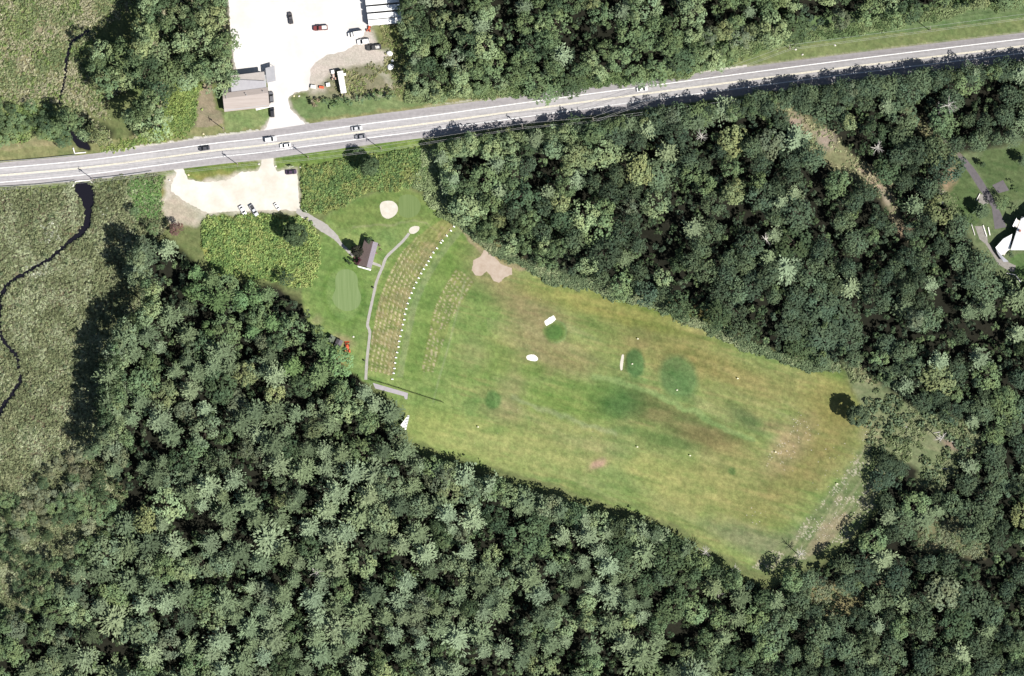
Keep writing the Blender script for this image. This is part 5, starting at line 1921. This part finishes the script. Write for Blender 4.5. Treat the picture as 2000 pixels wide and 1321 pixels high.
A_, B_, C_, D_ = [W(*p) for p in fp]
wall_window(e, A_, D_, .3, 1.0, .02, 2.05, True)
wall_window(e, A_, D_, .7, 1.2, 1.0, 2.0)
for t in (.25, .75):
    wall_window(e, D_, C_, t, 1.6, 1.0, 2.1)
    wall_window(e, B_, A_, t, 1.2, 1.0, 2.0)
MB().prism([W(*p) for p in [(706, 486), (708.5, 486.6), (708, 489.2), (705.4, 488.5)]], 2.9, 4.6).build('chimney', surf('brick', (.28, .12, .09), (.2, .09, .07), 4), e)
# benches and flower tubs beside the clubhouse
for k, (px, py, lab) in enumerate([(741, 480, 'brown flower tub at the top right corner of the clubhouse'), (744, 488, 'brown flower tub beside the clubhouse, nearer the branching path'), (735, 495, 'brown flower tub against the right wall of the clubhouse')]):
    ee = empty('flower_tub', (*W(px, py), 0))
    MB().tube((0, 0, 0), (0, 0, .45), .32, .42, n=12).build('tub', WOOD, ee)
    cm, tm, d = LIB['shrub'][k]
    o = link('plant', cm, ee)
    o.scale = (.33, .33, .28)
    o.location = (0, 0, .3)
    o.color = (*lc(['b0a880', '93a868', 'b89a80'][k]), 1)
    tag(ee, lab, 'planter')

# shed by the pines
e = empty('shed', (0, 0, 0))
tag(e, 'small shed with a dark grey felt roof between the pines and the orange tractor', 'shed')
fp = [(653, 673.5), (659, 662.5), (670, 667), (663, 681)]
MB().prism([W(*p) for p in fp], 0, 2.2).build('wall', WOOD, e)
MB().slab([P3(652.5, 675, 2.35), P3(658.5, 661.5, 2.35), P3(664.5, 664, 2.9), P3(657.5, 678.5, 2.9)], .12).build('roof', surf('felt_roof', hexc('7f7a80'), hexc('66626a'), 1.2), e)
MB().slab([P3(664.5, 664, 2.9), P3(657.5, 678.5, 2.9), P3(662.5, 682.5, 2.35), P3(671, 666.5, 2.35)], .12).build('roof', surf('felt_roof_sunlit', hexc('8f8990'), hexc('77727a'), 1.2), e)  # same felt, paler on the sun-facing slope: sunlight put into the colour
wall_window(e, W(*fp[3]), W(*fp[2]), .5, 1.1, .02, 1.9, True)
e = empty('shed', (0, 0, 0))
tag(e, 'pale green roofed shed mostly hidden under the pine edge', 'shed')
MB().prism([W(*p) for p in [(641, 664), (648, 655), (655, 660), (648, 672)]], 0, 2.3).build('wall', WOOD, e)
MB().slab([P3(639.5, 664, 2.6), P3(647.5, 653.5, 2.6), P3(656, 659.5, 2.35), P3(649, 673, 2.35)], .12).build('roof', surf('mossy_roof', hexc('93a088'), hexc('7f8c74'), 1.0), e)

# white shelter at the end of the tee
e = empty('open_shelter', (0, 0, 0))
tag(e, 'white ribbed roof shelter half under the trees below the net fence', 'shelter')
MB().slab([P3(782, 831, 2.5), P3(797, 811, 2.5), P3(800, 812, 2.7), P3(793, 841, 2.7)], .12).build('roof', WHITE, e)
for i in range(5):
    q0 = P3(798 - 1.3 * i, 814 + 5.4 * i, 2.75)
    MB().box(-.9, .4, -.12, .12, 0, .08, Matrix.Translation(q0) @ Matrix.Rotation(.35, 4, 'Z')).build('roof_rib', GALV, e)
for p in ((785, 830), (797, 813), (793, 838)):
    MB().tube(P3(*p, 0), P3(*p, 2.4), .07).build('post', WHITE, e)

# house at the right edge
e = empty('house', (0, 0, 0))
tag(e, 'large house with bright pale roofs at the right edge of the picture', 'house')
PALER = surf('pale_house_roof', (.8, .8, .8), (.74, .74, .74), .5)
MB().prism([W(*p) for p in [(1984, 452), (1994, 424), (2060, 430), (2060, 480), (1998, 485), (1974, 486)]], 0, 5.2).build('wall', CREAM, e)
MB().slab([P3(1982.5, 455, 5.5), P3(1992, 428, 5.5), P3(2030, 410, 8.6), P3(2010, 462, 8.6)], .2).build('roof', PALER, e)
MB().slab([P3(1982.5, 455, 5.6), P3(2010, 462, 8.6), P3(1998, 489, 5.3), P3(1971.5, 489, 5.3)], .2).build('roof', PALER, e)
MB().slab([P3(2010, 462, 8.6), P3(2030, 410, 8.6), P3(2066, 428, 5.3), P3(2052, 480, 5.3), P3(1998, 489, 5.3)], .2).build('roof', PALER, e)
MB().prism([W(*p) for p in [(1948, 484), (1961, 469), (1973, 463), (1969, 487), (1960, 500)]], 0, 3.0).build('wall', CREAM, e)
MB().slab([P3(1943, 484, 3.6), P3(1958, 467, 3.6), P3(1975.5, 457.5, 4.2), P3(1970.5, 488.5, 4.2), P3(1963, 492, 3.6), P3(1955, 499, 3.2)], .2).build('wing_roof', PALER, e)
MB().slab([P3(1943, 484, 3.55), P3(1955, 499, 3.2), P3(1969, 511.5, 2.7), P3(1959, 512, 2.7), P3(1948, 497, 2.9)], .12).build('porch_roof', surf('porch_roof_sheet', hexc('dfe1ec'), hexc('cfd2de'), .6), e)
for p in ((1959, 509), (1966, 509), (1949, 494)):
    MB().tube(P3(*p, 0), P3(*p, 2.6), .07).build('post', WHITE, e)
MB().slab([P3(1975.5, 442, 6.2), P3(1983.5, 426, 6.2), P3(1984, 436, 6.0), P3(1977, 444, 6.0)], .15).build('dormer_roof', PALER, e)
MB().prism([W(*p) for p in [(1976.5, 442), (1983, 429), (1990, 432), (1984, 446)]], 0, 6.0).build('wall', CREAM, e)
MB().prism([W(*p) for p in [(1988, 449), (1991, 450), (1990, 454), (1987, 453)]], 4.5, 8.9).build('chimney', surf('brick_red', (.28, .12, .09), (.2, .09, .07), 4), e)
wall_window(e, W(1974, 486), W(1998, 485), .4, 1.4, 1.0, 2.2)
wall_window(e, W(1998, 485), W(2060, 480), .3, 1.6, 1.0, 2.2)
wall_window(e, W(1998, 485), W(2060, 480), .6, 1.0, 0.02, 2.1, True)
wall_window(e, W(1984, 452), W(1974, 486), .5, 1.4, 1.0, 2.2)
# retaining walls / kerbs by the patio
for k, (pa, pb, w, lab) in enumerate([((1920, 440), (1927, 462), .45, 'left of the two short pale retaining walls at the head of the patio'), ((1930, 444), (1933.5, 460), .45, 'right of the two short pale retaining walls at the head of the patio'),
                                      ((1897, 437), (1904, 460), .25, 'thin pale edging wall left of the patio'), ((1907, 392), (1914, 378), .3, 'pale edging beside the concrete pad'),
                                      ((1966, 534), (1983, 537), .3, 'upper part of the pale garden wall below the patio'), ((1983, 537), (1994, 552), .35, 'lower part of the pale garden wall below the patio')]):
    A2, B2 = Vector((*W(*pa), 0)), Vector((*W(*pb), 0))
    d = B2 - A2
    o = MB().box(0, d.length, -w / 2, w / 2, 0, .6).build('retaining_wall', WORNWHITE, bevel=.04)
    o.location = A2
    o.rotation_euler = (0, 0, math.atan2(d.y, d.x))
    tag(o, lab, 'wall')
o = link('boulder', rock_mesh('boulder', STONE, 1.3, 77))
o.location = (*W(1836, 381), .3)
tag(o, 'big white boulder on the wood edge left of the lawn patch', 'boulder')
o = link('boulder', rock_mesh('boulder', STONE, .9, 78))
o.location = (*W(1839, 395), .3)
tag(o, 'smaller bluish white boulder just below the big one by the lawn', 'boulder')

# ------------------------------------------------------------------ fences, guard rails, culvert
def net_fence():
    pts = [(725, 743.5), (745, 748.5), (765, 754.5), (785, 761), (805, 767.5), (825, 774), (845, 780.5), (867, 787)]
    e = empty('net_fence', (*W(*pts[0]), 0))
    o0 = Vector((*W(*pts[0]), 0))
    for p in pts:
        q = Vector((*W(*p), 0)) - o0
        MB().tube(q, q + Vector((0, 0, 2.2)), .06, n=6).build('post', DARKMETAL, e)
    nt_ = MB()
    for a, b in zip(pts[:-1], pts[1:]):
        A2 = Vector((*W(*a), 0)) - o0
        B2 = Vector((*W(*b), 0)) - o0
        n = 12
        for i in range(n):
            p = A2 + (B2 - A2) * (i + .5) / n
            nt_.tube(p, p + Vector((0, 0, 2.0)), .022, n=3, cap=False)
        for k in range(6):
            z = .1 + .38 * k
            nt_.tube(A2 + Vector((0, 0, z)), B2 + Vector((0, 0, z)), .03, n=3, cap=False)
    nt_.build('net', surf('dark_green_net', (.09, .10, .03), (.06, .07, .02), 2), e)
    tag(e, 'dark green net fence running from the pines across the tee end', 'fence')


net_fence()


def guard_rail(pts, lab):
    e = empty('guard_rail', (*W(*pts[0]), 0))
    o0 = Vector((*W(*pts[0]), 0))
    cl = smooth(pts, False, 9)
    rl = MB()
    for i, p in enumerate(cl):
        q = Vector((*W(*p), 0)) - o0
        MB().box(q.x - .08, q.x + .08, q.y - .08, q.y + .08, 0, .75).build('post', WOOD, e)
        if i:
            pr = Vector((*W(*cl[i - 1]), 0)) - o0
            d = (q - pr)
            n = Vector((-d.y, d.x, 0)).normalized() * .14
            rl.add([pr - n * .2 + Vector((0, 0, .5)), q - n * .2 + Vector((0, 0, .5)), q - n * .2 + Vector((0, 0, .8)), pr - n * .2 + Vector((0, 0, .8)),
                    pr + n + Vector((0, 0, .5)), q + n + Vector((0, 0, .5)), q + n + Vector((0, 0, .8)), pr + n + Vector((0, 0, .8))],
                   [(0, 1, 2, 3), (5, 4, 7, 6), (3, 2, 6, 7), (1, 0, 4, 5), (0, 3, 7, 4), (2, 1, 5, 6)])
    rl.build('rail', GALV, e)
    tag(e, lab, 'guard rail')


guard_rail([(0, 365.5), (70, 361), (146, 353)], 'steel guard rail along the lower road edge left of the creek')
guard_rail([(178, 350), (240, 343), (297, 335)], 'steel guard rail along the lower road edge right of the creek')
guard_rail([(0, 316), (70, 311), (148, 303)], 'steel guard rail along the upper road edge at the far left')
for k, (segs, lab) in enumerate([([((148, 354.5), (175, 352.5)), ((148, 354.5), (142, 365)), ((175, 352.5), (183, 360))], 'pale concrete culvert headwall below the road where the creek comes out'),
                                 ([((146, 300), (168, 298)), ((146, 300), (143, 289))], 'pale concrete culvert headwall above the road beside the shaded creek')]):
    e = empty('culvert_headwall', (*W(*segs[0][0]), 0))
    o0 = Vector((*W(*segs[0][0]), 0))
    for i, (a, b) in enumerate(segs):
        A2 = Vector((*W(*a), 0)) - o0
        B2 = Vector((*W(*b), 0)) - o0
        d = B2 - A2
        M = Matrix.Translation(A2) @ Matrix.Rotation(math.atan2(d.y, d.x), 4, 'Z')
        MB().box(0, d.length, -.22, .22, -1.4, .55 - .05 * i, M).build('wall' if i == 0 else 'wing_wall', WORNWHITE, e)
    tag(e, lab, 'wall')

# ------------------------------------------------------------------ utility poles and wires
def make_pole():
    e = empty('utility_pole', (0, 0, 0))
    MB().tube((0, 0, 0), (0, 0, 10.4), .17, .12, n=8).build('pole', WOOD, e)
    MB().box(-1.2, 1.2, -.07, .07, 9.5, 9.65).build('crossarm', WOOD, e)
    MB().tube((.32, 0, 7.9), (.32, 0, 8.9), .22, n=10).build('transformer', GALV, e)
    for x in (-1.1, -.5, .5, 1.1):
        MB().tube((x, 0, 9.65), (x, 0, 9.85), .05, n=6).build('insulator', WORNWHITE, e)
    return e


POLES = [(-120, 378, 'utility pole beyond the left edge'), (184, 352, 'utility pole on the lower road edge beside the creek'), (465, 322, 'utility pole on the grass island in front of the car park'),
         (603, 309, 'utility pole on the verge right of the car park exit'), (745, 292, 'utility pole beside the dark scrub tree'), (1020, 248, 'utility pole in front of the wood at the middle of the road'),
         (1158, 236, 'utility pole where the wires cross the road'), (1541, 95, 'utility pole on the top right verge above the white boulders'), (1815, 59, 'rightmost utility pole on the top right verge'),
         (2110, 20, 'utility pole beyond the right edge')]
pp = None
for k, (px, py, lab) in enumerate(POLES):
    e = make_pole() if pp is None else copy_tree(pp)
    pp = pp or e
    e.location = (*W(px, py), 0)
    e.rotation_euler = (0, 0, math.radians(98))
    tag(e, lab, 'utility pole')
e = copy_tree(pp)
e.location = (*W(438, 253), 0)
e.rotation_euler = (0, 0, math.radians(98))
tag(e, 'utility pole on the verge below the tan roofed building', 'utility pole')
WIRE = surf('pale_wire', (.42, .42, .42), (.32, .32, .32), 1)


def wire(a, b, off, z, name, lab, r=.035, sag=.6):
    A2 = Vector((*W(*a), z))
    B2 = Vector((*W(*b), z))
    d = (B2 - A2)
    n = Vector((-d.y, d.x, 0)).normalized() * off
    mb = MB()
    prev = None
    N = 10
    for i in range(N + 1):
        t = i / N
        p = A2 + d * t + n
        p.z -= sag * 4 * t * (1 - t)
        if prev is not None:
            mb.tube(prev, p, r, n=4, cap=False)
        prev = p
    o = mb.build(name, WIRE)
    return tag(o, lab, 'wire', 'overhead wires strung along the road')


for i in range(len(POLES) - 1):
    for off in (-1.1, -.5, 1.1):
        wire(POLES[i][:2], POLES[i + 1][:2], off, 9.8, 'overhead_wire', 'thin overhead wire strung between the roadside utility poles')
for off in (-.5, .5):
    wire((1158, 236), (1890, 139), off, 9.0, 'overhead_wire', 'thin overhead wire running over the shaded wood edge below the road at right')
    wire((1890, 139), (2110, 108), off, 9.0, 'overhead_wire', 'thin overhead wire running over the shaded wood edge below the road at right')
e = copy_tree(pp)
e.location = (*W(1890, 139), 0)
e.rotation_euler = (0, 0, math.radians(98))
tag(e, 'utility pole at the shaded wood edge below the road at right', 'utility pole')

# sign of the driving range and the yard sign
e = empty('roadside_sign', (*W(569, 326), 0), math.radians(8))
for x in (-.8, .8):
    MB().box(x - .07, x + .07, -.07, .07, 0, 2.6).build('post', WHITE, e)
MB().box(-1.0, 1.0, -.12, -.075, 1.3, 2.55).build('board', WHITE, e)
tag(e, 'white roadside sign board on two posts above the dark purple sedan', 'sign')
e = empty('roadside_sign', (*W(646, 211), 0), math.radians(-80))
for x in (-.8, .8):
    MB().box(x - .07, x + .07, -.07, .07, 0, 1.9).build('post', WOOD, e)
MB().box(-1.0, 1.0, -.12, -.075, .9, 1.85).build('board', surf('green_board', (.25, .36, .22), (.2, .3, .18), 1), e)
tag(e, 'low green sign board on the grass below the shrub row', 'sign')
# kerb stones at the start of the footpath
for k, (px, py, a) in enumerate([(595.7, 411.5, -40), (587, 424, -15)]):
    o = MB().box(-.95, .95, -.14, .14, 0, .18).build('wheel_stop', WORNWHITE, bevel=.03)
    o.location = (*W(px, py), .02)
    o.rotation_euler = (0, 0, math.radians(a))
    tag(o, ['white wheel stop on the right side of the footpath start', 'white wheel stop on the left side of the footpath start'][k], 'wheel stop')

# ------------------------------------------------------------------ tee equipment
def make_tee_board():
    e = empty('tee_bench', (0, 0, 0))
    MB().box(-.46, .46, -.24, .24, .40, .47).build('seat', WHITE, e, bevel=.01)
    for x in (-.38, .38):
        MB().box(x - .05, x + .05, -.22, .22, 0, .398).build('leg', WHITE, e)
    return e


tb = None
for i, (px, py) in enumerate(MARKS):
    a = MARKS[max(0, i - 1)]
    b = MARKS[min(len(MARKS) - 1, i + 1)]
    ang = math.atan2(-(b[1] - a[1]), b[0] - a[0]) + math.pi / 2
    e = make_tee_board() if tb is None else copy_tree(tb)
    tb = tb or e
    e.location = (*W(px, py), 0.01)
    e.rotation_euler = (0, 0, ang + random.uniform(-.12, .12))
    tag(e, 'small white bench in the long curved line along the driving tee', 'bench', 'white benches in a curved line along the tee')


def person(px, py, rz, shirt, trousers, lab, raise_arm):
    """small standing golfer, one skinned body"""
    e = empty('person', (*W(px, py), 0.0), rz)
    v = [(0, 0, .95), (0, 0, 1.2), (0, 0, 1.42), (0, 0, 1.52), (0, .02, 1.62), (0, .02, 1.72),
         (.18, 0, 1.40), (.20, .22, 1.18), (.06, .42, 1.02), (-.18, 0, 1.40), (-.16, .24, 1.18), (.02, .43, .98),
         (.1, 0, .88), (.15, .05, .48), (.17, 0, .08), (.18, .16, .03), (-.1, 0, .88), (-.15, .05, .48), (-.17, 0, .08), (-.18, .16, .03)]
    if raise_arm:
        v[7], v[8], v[10], v[11] = (.42, -.05, 1.35), (.45, -.1, 1.62), (.05, .2, 1.35), (.38, -.02, 1.6)
    ed = [(0, 1), (1, 2), (2, 3), (3, 4), (4, 5), (2, 6), (6, 7), (7, 8), (2, 9), (9, 10), (10, 11), (0, 12), (12, 13), (13, 14), (14, 15), (0, 16), (16, 17), (17, 18), (18, 19)]
    rad = [.15, .15, .15, .06, .10, .09, .07, .05, .035, .07, .05, .035, .10, .07, .045, .04, .10, .07, .045, .04]
    me = bpy.data.meshes.new('body')
    me.from_pydata(v, ed, [])
    o = link('body', me, e)
    md = o.modifiers.new('skin', 'SKIN')
    for i, q in enumerate(rad):
        me.skin_vertices[0].data[i].radius = (q, q) if me.skin_vertices else (q, q)
    me.skin_vertices[0].data[0].use_root = True
    o.modifiers.new('sub', 'SUBSURF').render_levels = 1
    me.materials.append(surf('clothes_' + lab[:6], shirt, trousers, 1.2))
    hd = MB().tube((0, .02, 1.68), (0, .02, 1.80), .115, .06, n=10).build('cap', WORNWHITE, e)
    tag(e, lab, 'person')


# bright distance boards on the range
YB = surf('pale_board', (.74, .72, .58), (.6, .57, .44), 1)
mk = None
for k, (px, py, lab) in enumerate([
    (1246, 662, 'small pale distance board alone above the dark green target'), (1441, 739.5, 'small pale distance board right of the largest dark green target'), (1245, 873, 'small pale distance board below the dark brown hollow'),
    (1348, 890, 'small pale distance board left of the small dark round patch'), (1515, 883, 'small pale distance board beside the stony bank'), (1235, 711, 'small white board on the oval dark green target beside the long bunker'),
    (1322.5, 762, 'small white board on the largest dark green target'), (934, 834, 'small white board near the lower left of the range'), (1635, 945, 'small pale board at the right bank of the range')]):
    if mk is None:
        e = mk = empty('distance_board', (0, 0, 0))
        MB().box(-.03, .03, -.03, .03, 0, 1.4).build('post', WOOD, e)
        MB().slab([(-.38, -.3, .95), (.38, -.3, .95), (.38, .2, 1.4), (-.38, .2, 1.4)], .06).build('board', YB, e)
    else:
        e = copy_tree(mk)
    e.location = (*W(px, py), 0.3 if k in (5, 6) else 0)
    e.scale = (.8, .8, .8)
    tag(e, lab, 'board')
# bins / bags on the left of the path
BIN = surf('dark_bin', (.05, .06, .04), (.03, .035, .025), 2)
for k, (px, py, lab) in enumerate([(729, 562, 'dark waste bin at the bend of the footpath beside the putting green'), (711.5, 704.5, 'dark waste bin beside the lower footpath')]):
    e = empty('waste_bin', (*W(px, py), 0))
    MB().tube((0, 0, 0), (0, 0, .95), .32, .36, n=12).build('bin', BIN, e)
    MB().tube((0, 0, .955), (0, 0, 1.03), .38, .30, n=12).build('lid', BIN, e)
    tag(e, lab, 'bin')
# ball scatter and stones on the east bank
LOW = Bulk()
r = np.random.default_rng(44)
st_mb = MB()
for cx, cy, sx, sy, n in ((1530, 880, 22, 30, 20), (1650, 1000, 30, 30, 60), (1600, 1030, 18, 18, 40), (1640, 900, 60, 60, 40), (1485, 1010, 25, 25, 14), (985, 840, 200, 60, 60), (1010, 640, 70, 60, 30), (1560, 830, 20, 14, 20), (1690, 850, 12, 12, 18), (1620, 1050, 30, 12, 25)):
    for _ in range(n):
        x, y = W(cx + r.normal(0, sx * .6), cy + r.normal(0, sy * .6))
        q = r.uniform(.05, .2) * (1 if cx > 1400 else .45)
        st_mb.box(x - q, x + q, y - q * .8, y + q * .8, 0, q * .7, None)
o = st_mb.build('scattered_stones', surf('scattered_stone', (.45, .42, .35), (.32, .29, .24), 3))
tag(o, 'pale stones and range balls scattered over the grass', kind='stuff')
